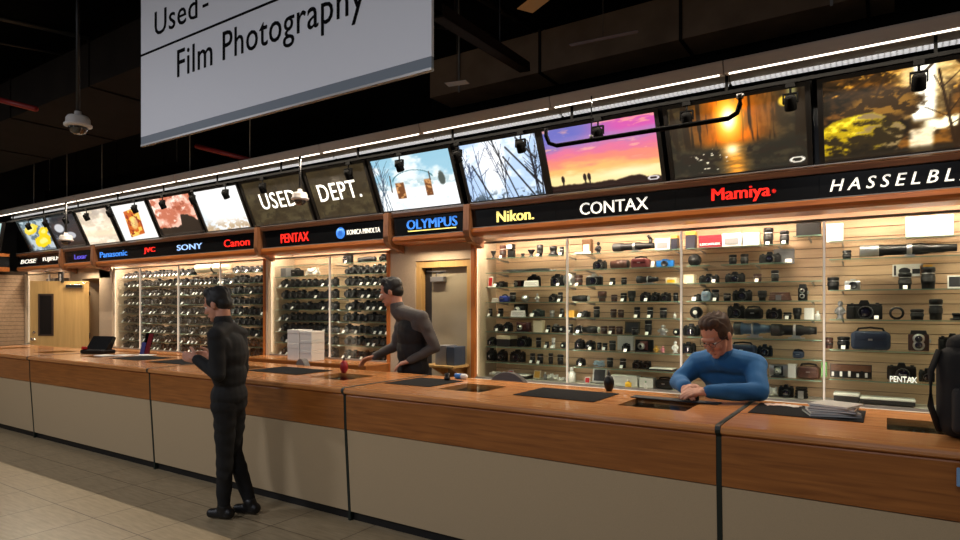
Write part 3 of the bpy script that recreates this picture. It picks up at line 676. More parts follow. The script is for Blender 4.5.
MB().box(-.004, .004, -.004, .004, 0, .34, M=Matrix.Translation((-2.02, 4.74, z_ + .02))).lathe([(.016, 0), (.016, .04)], 10, at=(-2.02, 4.74, z_ - .0)).build('hanger', M_black, t)

# dome cameras
def dome(loc, r, top, label):
    t = thing('dome_camera', label, 'security camera', loc, 0)
    MB().lathe([(0, r * 1.35), (r * .26, r * 1.35), (r * .3, r * 1.0), (r * .78, r * .92), (r * .92, r * .7), (r * .95, r * .3), (r * 1.08, r * .2), (r * 1.08, r * .05), (r * .8, -.004), (0, -.004)], 24).build('housing', mat('white_camera_plastic', (206, 200, 194), .4), t)
    MB().lathe([(r * .78, -.003), (r * .74, -r * .2), (r * .56, -r * .48), (r * .3, -r * .62), (0, -r * .66)], 20).build('dome', mat('smoked_dome', (26, 25, 26), .08, coat=1.), t)
    MB().lathe([(r * .16, r * 1.34), (r * .16, top - loc[2]), (0, top - loc[2])], 12).build('stem', M_pipe, t)
p = at(78, 127, 2.6); dome((p.x, 2.6, p.z), .1, 5.2, 'white dome camera hanging on a stem from the dark ceiling')
p = at(300, 200, 4.73); dome((p.x, 4.73, p.z), .09, 3.3, 'white dome camera hanging in front of the USED DEPT. panels')
p = at(66, 241, 4.73); dome((p.x, 4.73, p.z), .1, 3.3, 'white dome camera hanging in front of the dark crockery picture')
MB_ = MB().box(-5.4, -5.3, 4.6, 4.64, 3.305, 3.32)

# ------------------------------------------------------------------ hanging sign
xs0, xs1, ysn = at(141, 100, 2.36).x, at(431.5, 60, 2.36).x, 2.36
sg = thing('hanging_sign', 'large grey white hanging sign reading Film Photography', 'sign', ((xs0 + xs1) / 2, ysn, 2.75))
hw = (xs1 - xs0) / 2; c = (xs0 + xs1) / 2
MB().box(-hw, hw, 0, .018, 0, .055).build('bottom_band', mat('sign_grey_band', (112, 124, 138), .5), sg)
face = MB().box(-hw, hw, 0, .018, .055, 1.3).build('board', mat('sign_white_board', (232, 236, 246), .5), sg)
MB().box(-hw, hw, -.003, .021, -.012, 0).build('edge_trim', M_alu, sg)
M_ink = mat('sign_black_ink', (8, 8, 12), .9, spec=.1)
def z_at(px, py): return at(px, py, ysn).z - 2.75
MB().box(-hw, hw, -.003, 0, z_at(141, 56) - .007, z_at(141, 56) + .007).build('dividing_line', M_ink, sg)
a0, a1 = at(177, 75, ysn), at(364, 5, ysn); b0 = at(178, 52, ysn)
for (w_, p0_, p1_, zc_, h_) in (('Film', 177.5, 212.5, 3.227, .18), ('Photography', 223, 365, 3.2, .235), ('Used', 155, 197.5, 3.56, .165), ('-', 203, 208.5, 3.535, .018)):
    a0, a1 = at(p0_, 60, ysn), at(p1_, 60, ysn)
    text_mb(w_, a1.x - a0.x, h_, Vector(((a0.x + a1.x) / 2 - c, -.0005, zc_ - 2.75)), XE, ZE, depth=.003, space=1.06).build('lettering', M_ink, sg)
for s in (-1, 1): MB().lathe([(.006, 1.3), (.006, 2.45)], 6, at=(s * hw * .8, .009, 0)).build('hanging_wire', M_alu, sg)

# ------------------------------------------------------------------ ceiling services
M_soffit = mat('brown_painted_duct', (116, 98, 82), .8, vary=.2, vscale=3, spec=.2)
def duct(x0, x1, y0, y1, z0, z1, label, flange=1.5):
    t = thing('air_duct', label, 'duct', (x0, (y0 + y1) / 2, z0)); d = (y1 - y0) / 2
    MB().box(0, x1 - x0, -d, d, 0, z1 - z0).build('duct_body', M_soffit if x0 > -5 else M_duct, t)
    k = flange
    while k < x1 - x0: MB().box(k - .012, k + .012, -d - .015, d + .015, -.015, z1 - z0 + .015).build('flange', M_duct, t); k += flange
    for s in range(2): MB().box(.4 + s * (x1 - x0 - .8) - .01, .4 + s * (x1 - x0 - .8) + .01, -d - .02, -d - .012, -.02, 5.2 - z0).build('hanger_strap', M_alu, t)
duct(-4.2, .05, 5.4, 6.2, 3.9, 4.3, 'long brownish air duct above the lit rail on the right', 1.36)
duct(-12.5, -5.2, 3.1, 4.3, 3.85, 4.3, 'wide dark air duct in the ceiling at left', 1.9)
duct(-13.5, -8.5, 5.3, 6.3, 3.8, 4.4, 'boxy dark duct behind the rail at far left', 1.4)
def pipe(a, b, r, m, label, name='ceiling_pipe'):
    tag(MB().tube([a, b], r, 8).build(name, m), label, 'pipe')
pipe((-13, 2.2, 4.75), (4, 2.0, 4.75), .05, M_pipe, 'thick black pipe running along the ceiling above the sign')
pipe((-9, -1, 4.6), (-6.5, 6, 4.6), .03, M_pipe, 'thin black pipe crossing the ceiling left of the sign')
pipe(at(196, 146, 4.6), at(262, 163, 4.9), .03, M_redpipe, 'red sprinkler pipe under the hanging sign')
pipe(at(-20, 95, 2.8), at(36, 109, 3.0), .03, M_redpipe, 'short red sprinkler pipe at far left of the ceiling')
pipe((-3.6, .5, 4.4), (-2.9, 6, 4.4), .04, M_pipe, 'black conduit crossing the ceiling right of the sign')
pipe((-2, 3.6, 4.9), (4, 3.9, 4.9), .09, M_pipe, 'fat black pipe at the upper right of ceiling')
def strut(a, b, label):
    a, b = Vector(a), Vector(b); d = b - a
    M = Matrix.Translation(a) @ d.to_track_quat('X', 'Z').to_matrix().to_4x4(); L = d.length
    m = MB().box(0, L, -.05, .05, 0, .012, 0, 0, M).box(0, L, -.05, -.038, 0, .08, 0, 0, M).box(0, L, .038, .05, 0, .08, 0, 0, M)
    tag(m.build('cable_tray', M_duct), label, 'cable tray')
for q_ in (at(455, 29, 3.6), at(500, 57, 4.4)): tag(MB().box(-.006, .006, -.006, .006, 0, 5.2 - q_.z).build('tray_hanger', M_pipe, None, q_), 'thin black rod holding the cable tray, ' + ('left one' if q_.y < 4 else 'right one'), 'rod')
strut(at(437, 18, 3.2), at(525, 72, 5.0), 'dark steel cable tray slanting up right of the sign')
for (px, py, Y, rz, w, d, col, lab) in ((457, 83, 4.4, .2, .2, .1, (120, 118, 116), 'small pale card lying flat under the ceiling right of sign'), (533, 4, 3.2, -.5, .18, .11, (160, 126, 60), 'small yellow card hanging under the ceiling at top'), (603, 38, 4.2, .1, .5, .05, (52, 52, 56), 'long grey label plate on the ceiling')):
    p = at(px, py, Y)
    t = thing('ceiling_card', lab, 'card', p, rz)
    MB().box(-w / 2, w / 2, -d / 2, d / 2, -.004, 0).build('card', mat('card_%d' % px, col, .6), t)
    MB().lathe([(.003, 0), (.003, 5.2 - p.z)], 6).build('suspension_wire', M_pipe, t)
rs = random.Random(5)
for k in range(7):
    x = -12.2 + k * 2.15; z = 4.35 + .15 * rs.random()
    pts = [(x + .25 * math.sin(j * 1.1 + k), -.5 + j * .75, z + .12 * math.cos(j * 1.7 + k)) for j in range(10)]
    tag(MB().tube(pts, .012, 6).build('ceiling_cable', M_pipe), 'loose black cable drooping under the ceiling, %s from the left' % onames[k], 'cable', 'loose cables under the ceiling')

# ------------------------------------------------------------------ display cabinets
SHZ = [2.105, 1.955, 1.805, 1.65, 1.5, 1.345, 1.19, 1.03, .855]
M_post = mat('pale_aluminium_post', (214, 212, 206), .4, metal=.2)
M_strip = mat('cabinet_lamp', (255, 238, 210), .5, emit=5.0)
LAMPS = []; FILL_LIGHTS = []
M_addglow = mat('added_glow_strip', (255, 240, 220), .5, emit=.42)  # added glow that keeps the posts white, not a real lamp
def cabinet(name_label, x0, x1, posts, shelves, zb=.85, watt=1.0, ybase=5.3, zt=2.245, fill_gain=1.0, edge=1):
    c = (x0 + x1) / 2; t = thing('display_cabinet', name_label, 'cabinet', (c, YG, 0), 0, 'glass fronted display cabinets')
    a, b = x0 - c, x1 - c; ys = YS - YG
    MB().box(a, b, ybase - YG, ys + .02, .0, zb).build('base', M_wood, t)
    MB().box(a - .005, b + .005, ybase - YG - .01, ys, zb, zb + .012).build('deck', M_woodtop if ybase < 5.2 else mat('pale_deck', (206, 200, 190), .5), t)
    bk = MB().box(a, b, ys + .012, ys + .02, zb, 2.36, 1); z = zb + .012; k = 0
    while z < 2.36:
        bk.prism([(ys + .012, z), (ys, z), (ys, min(z + .068, 2.36)), (ys + .006, min(z + .072, 2.36)), (ys + .012, min(z + .072, 2.36))], a, b, 'x', 0); z += .0763
    bk.build('slatwall', [M_slat, M_groove], t)
    for s, xx in ((0, a), (1, b)):
        sx0, sx1 = (xx, xx + .02) if s == 0 else (xx - .02, xx)
        MB().box(sx0, sx1, .02, ys, zb + .012, 2.3).build('side_panel', M_column, t)
        MB().box(sx0 - .012, sx1 + .012, -.03, .02, 0, zt).build('edge_trim', M_trimz if s == edge else M_column, t)
    MB().box(a, b, .0, ys, 2.37, 2.39).build('top_board', M_column, t)
    for zz in (zt - .018, zb + .012): MB().box(a + .02, b - .02, -.01, .03, zz, zz + .018).build('door_track', M_alu, t)
    for p in posts:
        dp = MB().box(p - c - .008, p - c + .008, -.012, .008, zb + .03, zt - .018).build('door_post', M_post, t)
        MB().box(p - c - .0055, p - c + .0055, -.015, -.012, zb + .04, zt - .02).build('added_glow_strip', M_addglow, dp); FILL_LIGHTS.append((p, YG + .017, (zb + 2.26) / 2, 2.15 - zb, fill_gain))  # added strip: glows so the unlit post front looks white
    for p in (x0 + .03, x1 - .03):
        MB().box(p - c - .005, p - c + .005, .022, .03, zb + .05, 2.22).build('added_glow_strip', M_addglow, t); FILL_LIGHTS.append((p, YG + .035, (zb + 2.26) / 2, 2.15 - zb, fill_gain * .12))  # added side strip and fill light for the dim lower wall
    xs = [x0 + .02] + list(posts) + [x1 - .02]
    for i in range(len(xs) - 1):
        MB().box(xs[i] - c + .009, xs[i + 1] - c - .009, .008, .013, zb + .03, zt - .018).build('glass_door', M_glass, t)
    for (p, q, z, y0, y1) in shelves:
        s = MB().box(p - c, q - c, y0 + .003 - YG, y1 - YG, z - .007, z, 0).box(p - c, q - c, y0 - YG, y0 + .003 - YG, z - .007, z, 1).build('glass_shelf', [M_shelf, M_shelfedge], t)
        br = MB()
        for x in ([p + .08, q - .08] if q - p > .5 else [(p + q) / 2]):
            br.prism([(y1 + .003 - YG, z - .009), (y1 + .003 - YG, z - .035), (y1 - .22 - YG, z - .012), (y1 - .22 - YG, z - .009)], x - c - .003, x - c + .003, 'x')
        br.build('shelf_bracket', M_alu, s)
    for i in range(len(xs) - 1):
        w = xs[i + 1] - xs[i]
        MB().box(xs[i] - c + .08, xs[i + 1] - c - .08, .03, .06, 2.35, 2.37).build('lamp_strip', M_strip, t)
        LAMPS.append(((xs[i] + xs[i + 1]) / 2, YG + .045, 2.348, w - .16, .03, watt * w))
    return t
def shelf_rows(bays, zs): return [(p, q, z, 5.44, 5.77) for p, q in bays for z in zs]
B1, B2, B3, B4 = (-3.5, -2.55), (-2.5, -1.49), (-1.44, -.42), (-.37, .9)
B4Z = [2.105, 1.965, 1.73, 1.505, 1.275, 1.05, .862]
sh = shelf_rows([B1, B2], SHZ[:8]) + shelf_rows([B3], [z for z in SHZ[:8] if z not in (1.955,)]) + [(-1.16, -.66, 1.955, 5.44, 5.77), (-1.44, -1.25, 1.955, 5.44, 5.77), (-.62, -.42, 2.16, 5.44, 5.77)]
sh = [s for s in sh if not (s[2] == 2.105 and s[0] == -1.44)] + [(-1.44, -.66, 2.105, 5.44, 5.77)]
sh += [(B4[0], B4[1], z, 5.44, 5.77) for z in B4Z[:6]]
cabinet('long display cabinet of cameras behind the right half of the counter', -3.6, 1.35, [-2.527, -1.464, -.397, .95], sh, .85, 1.0, zt=2.268, edge=0)
PZ = [2.14, 2.0, 1.86, 1.71, 1.565, 1.42, 1.275, 1.13]
cabinet('narrow display cabinet of cameras behind the stacked white boxes', -6.89, -4.74, [-5.72], shelf_rows([(-6.86, -5.74), (-5.68, -4.78)], PZ), .95, .95, 4.96, fill_gain=1.6)
LZ = [2.085, 1.936, 1.785, 1.64, 1.49, 1.34, 1.19, 1.045, .91]
cabinet('wide display cabinet with tight rows of small black cameras', -10.95, -6.93, [-10.07, -8.99, -7.94], shelf_rows([(-10.9, -10.09), (-10.05, -9.01), (-8.97, -7.96), (-7.92, -6.96)], LZ[:8]), .895, .95, 5.1, fill_gain=1.5)
cabinet('bare slatted display cabinet at the far left', -14.3, -12.4, [-13.3], shelf_rows([(-13.26, -12.45)], [2.0, 1.7, 1.4, 1.1]), .85, .3, edge=2)
# columns beside the plain door and the maple door
for i, (x0, x1) in enumerate(((-4.735, -4.365), (-3.63, -3.615), (-12.39, -12.0), (-11.37, -10.965))):
    struct('trim_%d' % (i + 3), MB().box(x0, x1, 5.345, 5.8, 0, 2.3, 0, .0), M_column)
struct('trim_7', MB().box(-4.365, -3.63, 5.345, 5.8, 2.105, 2.3), M_column)
struct('trim_8', MB().box(-12.0, -11.0, 5.345, 5.8, 2.1, 2.3), M_column)

# plain door under the blue-lettered sign
dr = MB().box(-4.19, -3.69, 5.42, 5.455, .005, 2.03).build('door_1', mat('grey_beige_door', (168, 158, 134), .5, vary=.08, vscale=3)); dr['kind'] = 'structure'
fr = MB().box(-4.36, -4.29, 5.36, 5.46, 0, 2.1).box(-3.68, -3.63, 5.36, 5.46, 0, 2.1).box(-4.29, -3.68, 5.36, 5.46, 2.03, 2.1).build('door_frame', M_maple, dr)
MB().box(-4.17, -3.99, 5.36, 5.42, 1.87, 1.93, 0, .006).tube([(-4.1, 5.38, 1.93), (-4.1, 5.38, 1.96), (-3.95, 5.37, 1.98), (-4.22, 5.37, 1.99)], .007, 6).build('door_closer', M_grey, dr)
MB().box(-4.29, -4.19, 5.43, 5.45, .0, 2.03).build('hinge_stile', M_dark, dr)
lg = thing('wall_ledge', 'small maple ledge under two boxes in front of plain door', 'shelf', (-3.84, 5.22, 1.0))
MB().box(-.22, .2, -.16, .2, -.02, .0).build('board', M_maple, lg)
for xx in (-.15, .1): MB().prism([(.2, -.021), (.2, -.16), (-.1, -.021)], xx, xx + .02, 'x').build('bracket', M_maple, lg)
def carton(name, w, h, d, mats_, loc, label, cat='box', rz=0, group=None, two=True):
    t = thing(name, label, cat, loc, rz, group)
    MB().box(-w / 2, w / 2, -d / 2, d / 2, 0, h * .72 if two else h, 0, .002).build('carton', mats_[0], t)
    if two: MB().box(-w / 2 - .0015, w / 2 + .0015, -d / 2 - .0015, d / 2 + .0015, h * .72 + .001, h, 0, .002).build('lid', mats_[1 if len(mats_) > 1 else 0], t)
    return t
carton('file_box', .14, .2, .2, [M_grey], (-3.86, 5.24, 1.001), 'grey file box on the ledge by the plain door', two=False)
carton('file_box', .1, .19, .2, [mat('slate_blue_card', (58, 72, 92), .5)], (-3.735, 5.24, 1.001), 'slate blue file box on the ledge by the plain door', two=False)

# open maple door at the left
hx, hy = -11.68, 5.33; fx_, fy_ = -12.42, 4.72
ang = math.atan2(fy_ - hy, fx_ - hx); L = math.hypot(fx_ - hx, fy_ - hy)
d2 = MB().box(0, L, -.022, .022, .01, 2.05).build('door_2', M_maple, None, (hx, hy, 0), ang); d2['kind'] = 'structure'
wx0, wx1 = L * .6, L * .86
MB().box(wx0, wx1, .022, .03, 1.1, 1.83).build('window_frame', mat('dark_window_trim', (60, 42, 30), .5), d2)
MB().box(wx0 + .03, wx1 - .03, .03, .033, 1.13, 1.8).build('window_pane', mat('dark_door_window', (34, 30, 28), .1, spec=.8), d2)
MB().box(.08, .36, .022, .07, 1.93, 1.99, 0, .006).tube([(.2, .06, 1.995), (.12, .05, 2.02), (.0, .04, 2.03)], .007, 6).build('door_closer', M_chrome, d2)
MB().lathe([(0, 0), (.03, 0), (.03, .02), (.012, .025), (.012, .045), (.028, .06), (.028, .08), (0, .09)], 14, at=(L - .07, .022, 1.04), axis='y').lathe([(0, 0), (.022, 0), (.022, .015), (0, .016)], 14, at=(L - .07, .022, 1.16), axis='y').build('door_handle', M_chrome, d2)
for z in (.25, 1.05, 1.8): MB().lathe([(.01, z), (.01, z + .1)], 8, at=(0, 0, 0)).build('hinge', M_dark, d2)

# desk behind the counter with stacked white boxes
bx = [(-6.3, 0, .145), (-6.3, .147, .17), (-6.15 + .03, 0, .1), (-6.15 + .03, .102, .1), (-6.15 + .03, .204, .095)]
p = at(303, 361, 5.05)
for i, (dx, z, h, w, lab) in enumerate(((-.115, 0, .2, .21, 'lower white carton of the left stack on the wooden desk'), (-.115, .202, .16, .21, 'upper white carton of the left stack on the wooden desk'),
        (.105, 0, .12, .2, 'bottom white carton of the right stack on the wooden desk'), (.105, .122, .12, .2, 'middle white carton of the right stack on the wooden desk'), (.105, .244, .105, .2, 'top white carton of the right stack on the wooden desk'))):
    carton('white_carton', w, h, .2, [M_white], (p.x + dx, 5.1, .964 + z), lab, group='white cartons on the desk')

def office_chair(loc, rz, label, w=.42, top=1.02):
    t = thing('office_chair', label, 'chair', loc, rz)
    MB().lathe([(0, .47), (.2, .47), (.24, .49), (.24, .52), (.2, .545), (0, .55)], 24).build('seat', M_dark, t)
    bk = MB(); n = 10; vs = []
    out = [(w / 2 * math.cos(a), top - .2 + .2 * math.sin(a)) for a in [PI * k / n for k in range(n + 1)]] + [(-w / 2 * .9, top - .42), (w / 2 * .9, top - .42)]
    bk.prism(out, .2, .26, 'y'); bk.build('backrest', mat('grey_chair_fabric', (112, 108, 104), .9, bump=.2, bscale=300), t)
    MB().tube([(0, .1, .5), (0, .26, .5), (0, .28, .62), (0, .25, .75)], .02, 8).build('back_post', M_black, t)
    MB().lathe([(.03, .1), (.03, .4), (.06, .47)], 12).build('column', M_black, t)
    for k in range(5):
        a = 2 * PI * k / 5; MB().tube([(0, 0, .12), (.24 * math.cos(a), .24 * math.sin(a), .075)], [.03, .018], 8).build('foot', M_black, t)
        MB().lathe([(0, -.015), (.03, -.015), (.03, .015), (0, .015)], 12, axis='x', M=Matrix.Translation((.25 * math.cos(a), .25 * math.sin(a), .03)) @ rotm(0, 0, a + PI / 2)).build('caster', M_black, t)
    return t
p = at(507, 376, 4.62); office_chair((p.x, 4.88, 0), PI, 'grey dome backed office chair behind the counter by the black bulb', .42, 1.035)
p = at(314, 358, 4.5); office_chair((p.x, 4.63, 0), PI - .3, 'dark office chair behind the counter in front of the white cartons', .3, 1.06)

# ------------------------------------------------------------------ merchandise builders: origin at base centre, front towards -y
def k_lens(t, w, h, d, o):
    r = w / 2; m = o.get('m', M_black)
    if o.get('flare'): pr = [(0, 0), (r * .72, 0), (r * .74, h * .4), (r * .95, h * .55), (r, h * .98), (r * .9, h), (0, h)]
    else: pr = [(0, 0), (r * .86, 0), (r * .9, h * .06), (r * .9, h * .3), (r * .98, h * .32), (r * .98, h * .58), (r * .92, h * .6), (r * .92, h * .8), (r, h * .83), (r, h * .97), (r * .93, h), (0, h)]
    b = MB().lathe(pr, 18).build('barrel', m, t)
    rg = MB()
    for k in range(4): rg.lathe([(r * 1.0, h * (.35 + .055 * k)), (r * 1.025, h * (.362 + .055 * k)), (r * 1.0, h * (.384 + .055 * k))], 18)
    rg.build('focus_ring', M_dark, t)
    MB().lathe([(r * .93, h * .7), (r * .945, h * .705), (r * .945, h * .735), (r * .93, h * .74)], 18).build('index_ring', o.get('ring', M_silver), t)
    MB().lathe([(0, h), (r * .86, h), (r * .86, h + .003), (0, h + .004)], 18).build('cap', M_dark, t)
    if o.get('tag'): price_tag(t, 0, -r - .024, .001)
M_tag = mat('white_tag_card', (250, 250, 246), .6)
def price_tag(t, x, y, z, s=1.):
    MB().box(-.014 * s, .014 * s, -.002, 0, 0, .032 * s, M=Matrix.Translation((x, y, z)) @ rotm(-.6, 0, 0)).build('price_tag', M_tag, t, label='small white price tag')
def lens_front(r, L, mring=None):
    return [(0, 0), (r * 1.05, 0), (r * 1.05, -L * .3), (r * .95, -L * .33), (r * .95, -L * .6), (r, -L * .63), (r, -L), (r * .86, -L), (r * .8, -L * .88), (0, -L * .86)]
def k_slr(t, w, h, d, o):
    m = o.get('m', M_black); bh = h * .72; dd = min(d * .42, .07)
    b = MB().box(-w / 2, w / 2, 0, dd, 0, bh, 0, .008, seg=2)
    b.box(-w / 2, -w / 2 + w * .22, -dd * .35, dd * .5, 0, bh * .94, 0, .012, seg=2)
    b.build('body', o.get('skin', M_black2), t)
    tp = MB().box(-w / 2 + .002, w / 2 - .002, .002, dd - .002, bh, bh + h * .07, 0, .003)
    tp.prism([(-w * .16, bh + h * .06), (w * .16, bh + h * .06), (w * .1, h), (-w * .1, h)], -.004, dd * .8, 'y')
    tp.build('top_plate', m, t)
    MB().lathe([(0, 0), (.012, 0), (.012, .01), (0, .011)], 12, at=(w * .36, dd * .5, bh + h * .07)).lathe([(0, 0), (.01, 0), (.01, .008), (0, .009)], 12, at=(-w * .34, dd * .5, bh + h * .07)).build('dial', o.get('dial', M_dark), t)
    r = min(bh * .46, w * .26); L = o.get('L', .05)
    ln = MB().lathe(lens_front(r, L), 18, at=(w * .04, 0, bh * .5), axis='y').build('lens', o.get('lm', M_black), t)
    MB().lathe([(0, -L * .9), (r * .78, -L * .9), (r * .5, -L * .96), (0, -L * .98)], 16, at=(w * .04, 0, bh * .5), axis='y').build('front_element', M_lensglass, ln)
    MB().lathe([(r * .97, -L * .7), (r * 1.02, -L * .72), (r * 1.02, -L * .76), (r * .97, -L * .78)], 18, at=(w * .04, 0, bh * .5), axis='y').build('lens_ring', o.get('ring', M_silver), ln)
    if o.get('tag'): price_tag(t, w * .34, -.075, .002, 1.)
def k_compact(t, w, h, d, o):
    MB().box(-w / 2, w / 2, 0, d * .4, 0, h * .85, 0, .008, seg=2).box(-w * .15, w * .2, .004, d * .36, h * .84, h, 0, .003).build('body', o.get('m', M_black), t)
    MB().lathe(lens_front(h * .33, d * .35), 14, at=(w * .05, 0, h * .42), axis='y').build('lens', M_dark, t)
    if o.get('tag', 1): price_tag(t, -w * .28, -.066, .002, 1.3)
def k_folding(t, w, h, d, o):
    m = o.get('m', M_black2)
    MB().box(-w / 2, w / 2, .02, d * .4, 0, h, 0, .006, seg=2).build('body', m, t)
    MB().box(-w * .34, w * .34, -d * .45, .02, 0, .006).build('bed', M_dark, t)
    be = MB(); n = 6
    for k in range(n):
        s = h * .4 * (1 - .45 * k / n); y = .02 - (d * .36) * k / n
        be.box(-s * .9, s * .9, y - d * .05, y, h * .5 - s, h * .5 + s * .95, 0, .003)
    be.build('bellows', o.get('b', mat('maroon_bellows', (84, 28, 26), .7)), t)
    ln = MB().lathe([(0, 0), (h * .3, 0), (h * .3, -.012), (h * .16, -.02), (h * .14, -.03), (0, -.03)], 16, at=(0, -d * .36, h * .48), axis='y').build('shutter', M_silver, t)
    MB().lathe([(0, -.031), (h * .12, -.031), (0, -.036)], 14, at=(0, -d * .36, h * .48), axis='y').build('front_element', M_lensglass, ln)
def k_box(t, w, h, d, o):
    m = o.get('m', M_white); d = o.get('d', d)
    MB().box(-w / 2, w / 2, -d / 2, d / 2, 0, h * .8, 0, .0015).build('carton', m, t)
    MB().box(-w / 2 - .001, w / 2 + .001, -d / 2 - .001, d / 2 + .001, h * .8 + .0008, h, 0, .0015).build('lid', o.get('lid', m), t)
    if 'lab' in o: MB().box(-w * .36, w * .36, -d / 2 - .003, -d / 2 - .001, h * .18, h * .66).build('printed_label', o['lab'], t)
    if 'txt' in o:
        s, tm, f, hh = o['txt']; text_mb(s, w * f, h * hh, Vector((0, -d / 2 - .001, h * .3)), XE, ZE, bold=.01, depth=.002).build('lettering', tm, t)
def k_tlr(t, w, h, d, o):
    m = o.get('m', M_brown); dd = d * .5
    MB().box(-w / 2, w / 2, 0, dd * 1.3, 0, h * .8, 0, .006, seg=2).build('body', m, t)
    MB().prism([(-w * .42, h * .8), (w * .42, h * .8), (w * .36, h), (-w * .36, h)], .01, dd * 1.2, 'y').build('hood', M_dark, t)
    for z in (.28, .6):
        l = MB().lathe([(0, 0), (w * .3, 0), (w * .3, -.012), (w * .22, -.022), (0, -.022)], 16, at=(0, 0, h * z), axis='y').build('lens', M_silver, t)
        MB().lathe([(0, -.023), (w * .19, -.023), (0, -.028)], 14, at=(0, 0, h * z), axis='y').build('front_element', M_lensglass, l)
    MB().lathe([(0, 0), (.014, 0), (.014, .012), (0, .012)], 12, at=(w / 2, dd * .6, h * .5), axis='x').build('knob', M_silver, t)
def k_finder(t, w, h, d, o):
    r = w / 2
    MB().lathe([(0, 0), (r * .7, 0), (r * .7, h * .12), (r * .34, h * .3), (r * .34, h * .45), (r * .9, h * .85), (r, h), (r * .85, h), (r * .3, h * .55), (0, h * .54)], 18).build('hood', M_black, t)
    MB().lathe([(r * .7, .0), (r * .74, .003), (r * .74, h * .08), (r * .7, h * .1)], 18).build('mount_ring', M_silver, t)
def k_hat(t, w, h, d, o):
    r = w / 2
    MB().lathe([(0, 0), (r * .95, 0), (r, h * .1), (r, h * .22), (r * .62, h * .3), (r * .62, h * .62), (r * .75, h * .7), (r * .75, h), (0, h)], 18).build('body', M_black, t)
    MB().lathe([(r * .63, h * .4), (r * .66, h * .41), (r * .66, h * .5), (r * .63, h * .52)], 18).build('band', M_dark, t)
def k_flash(t, w, h, d, o):
    MB().box(-w / 2, w / 2, -d * .2, d * .25, 0, h * .6, 0, .006, seg=2).build('body', M_black, t)
    hd = MB().box(-w * .55, w * .55, -d * .35, d * .2, h * .62, h, 0, .006, seg=2).build('flash_head', M_black, t)
    MB().box(-w * .46, w * .46, -d * .36, -d * .35, h * .68, h * .94).build('flash_window', M_white, hd)
def k_tele(t, w, h, d, o):
    r = h * .42; m = o.get('m', M_black); zc = h - r * 1.02; a = -w / 2
    MB().lathe([(0, a), (r * .98, a), (r, a + .01), (r, a + w * .24), (r * .86, a + w * .27), (r * .86, a + w * .5), (r * .94, a + w * .52), (r * .94, a + w * .66), (r * .7, a + w * .74), (r * .7, a + w * .86), (r * .62, a + w * .9), (r * .62, a + w), (0, a + w)], 20, at=(0, 0, zc), axis='x').build('barrel', m, t)
    MB().lathe([(r * 1.0, a + .002), (r * 1.03, a + .004), (r * 1.03, a + w * .2), (r * 1.0, a + w * .21)], 20, at=(0, 0, zc), axis='x').build('hood', o.get('hood', M_dark), t)
    MB().lathe([(r * .95, w * .0), (r * .99, w * .005), (r * .99, w * .05), (r * .95, w * .055)], 20, at=(0, 0, zc), axis='x').box(-.012, .05, -.014, .014, .008, zc - r * .8).box(-.04, .08, -.02, .02, 0, .008).build('collar', o.get('ring', M_silver), t)
    if o.get('eye'):
        MB().tube([(w * .4, 0, zc), (w * .42, 0, zc + r * 1.6)], r * .45, 12).tube([(w * .42, 0, zc + r * 1.5), (w * .36, -.02, zc + r * 2.4)], r * .35, 12).build('eyepiece', M_black, t)
def k_lying(t, w, h, d, o):
    r = h / 2; a = -w / 2; m = o.get('m', M_black)
    MB().lathe([(0, a), (r * .8, a), (r * .85, a + w * .3), (r * .98, a + w * .34), (r * .98, a + w * .8), (r * .9, a + w * .82), (r * .9, a + w * .96), (0, a + w * .96)], 16, at=(0, 0, r), axis='x').build('barrel', m, t)
    MB().lathe([(0, a + w * .961), (r * .84, a + w * .961), (r * .84, a + w), (0, a + w)], 16, at=(0, 0, r), axis='x').build('cap', o.get('cap', M_dark), t)
    MB().lathe([(0, a - .004), (r * .7, a - .004), (r * .7, a - .0005), (0, a - .0005)], 16, at=(0, 0, r), axis='x').build('rear_cap', o.get('rear', M_white), t)
def k_bag(t, w, h, d, o):
    m = o.get('m', M_black2); d = min(d, .12)
    MB().box(-w / 2, w / 2, -d / 2, d / 2, 0, h * .8, 0, min(.03, h * .2), seg=3).build('body', m, t)
    MB().box(-w * .42, w * .42, -d / 2 - .006, d * .3, h * .4, h * .83, 0, .012, seg=2).build('flap', o.get('flap', m), t)
    MB().tube([(-w * .42, 0, h * .6), (-w * .3, 0, h * .94), (0, 0, h * .985), (w * .3, 0, h * .94), (w * .42, 0, h * .6)], .008, 8).build('strap', M_black2, t)
    MB().box(-.014, .014, -d / 2 - .01, -d / 2 - .006, h * .42, h * .5).build('buckle', M_silver, t)
def k_frame(t, w, h, d, o):
    R = Matrix.Translation((0, 0, .003)) @ rotm(-.18, 0, 0)
    MB().box(-w / 2, w / 2, 0, .01, 0, h * .98, M=R).build('frame', o.get('m', M_white), t)
    MB().box(-w * .4, w * .4, -.002, 0, h * .12, h * .88, M=R).build('print', o.get('p', M_grey), t)
    MB().prism([(.01, .0), (.012, .0), (h * .16 + .012, h * .72), (h * .16 + .01, h * .72)], -.006, .006, 'x').build('prop', M_dark, t)
def k_card(t, w, h, d, o):
    MB().prism([(-.0175, 0), (0, h), (.0175, 0), (.0155, 0), (0, h - .003), (-.0155, 0)], -w / 2, w / 2, 'x').build('card', o.get('m', M_white), t)
    ln = MB()
    for k in range(3): ln.box(-w * .4, w * (.38 - .1 * (k % 2)), -.0008, .0, h * (.25 + .2 * k), h * (.31 + .2 * k), M=Matrix.Translation((0, -.0178, 0)) @ rotm(-math.atan2(.0175, h), 0, 0))
    ln.build('printed_bars', M_grey, t)
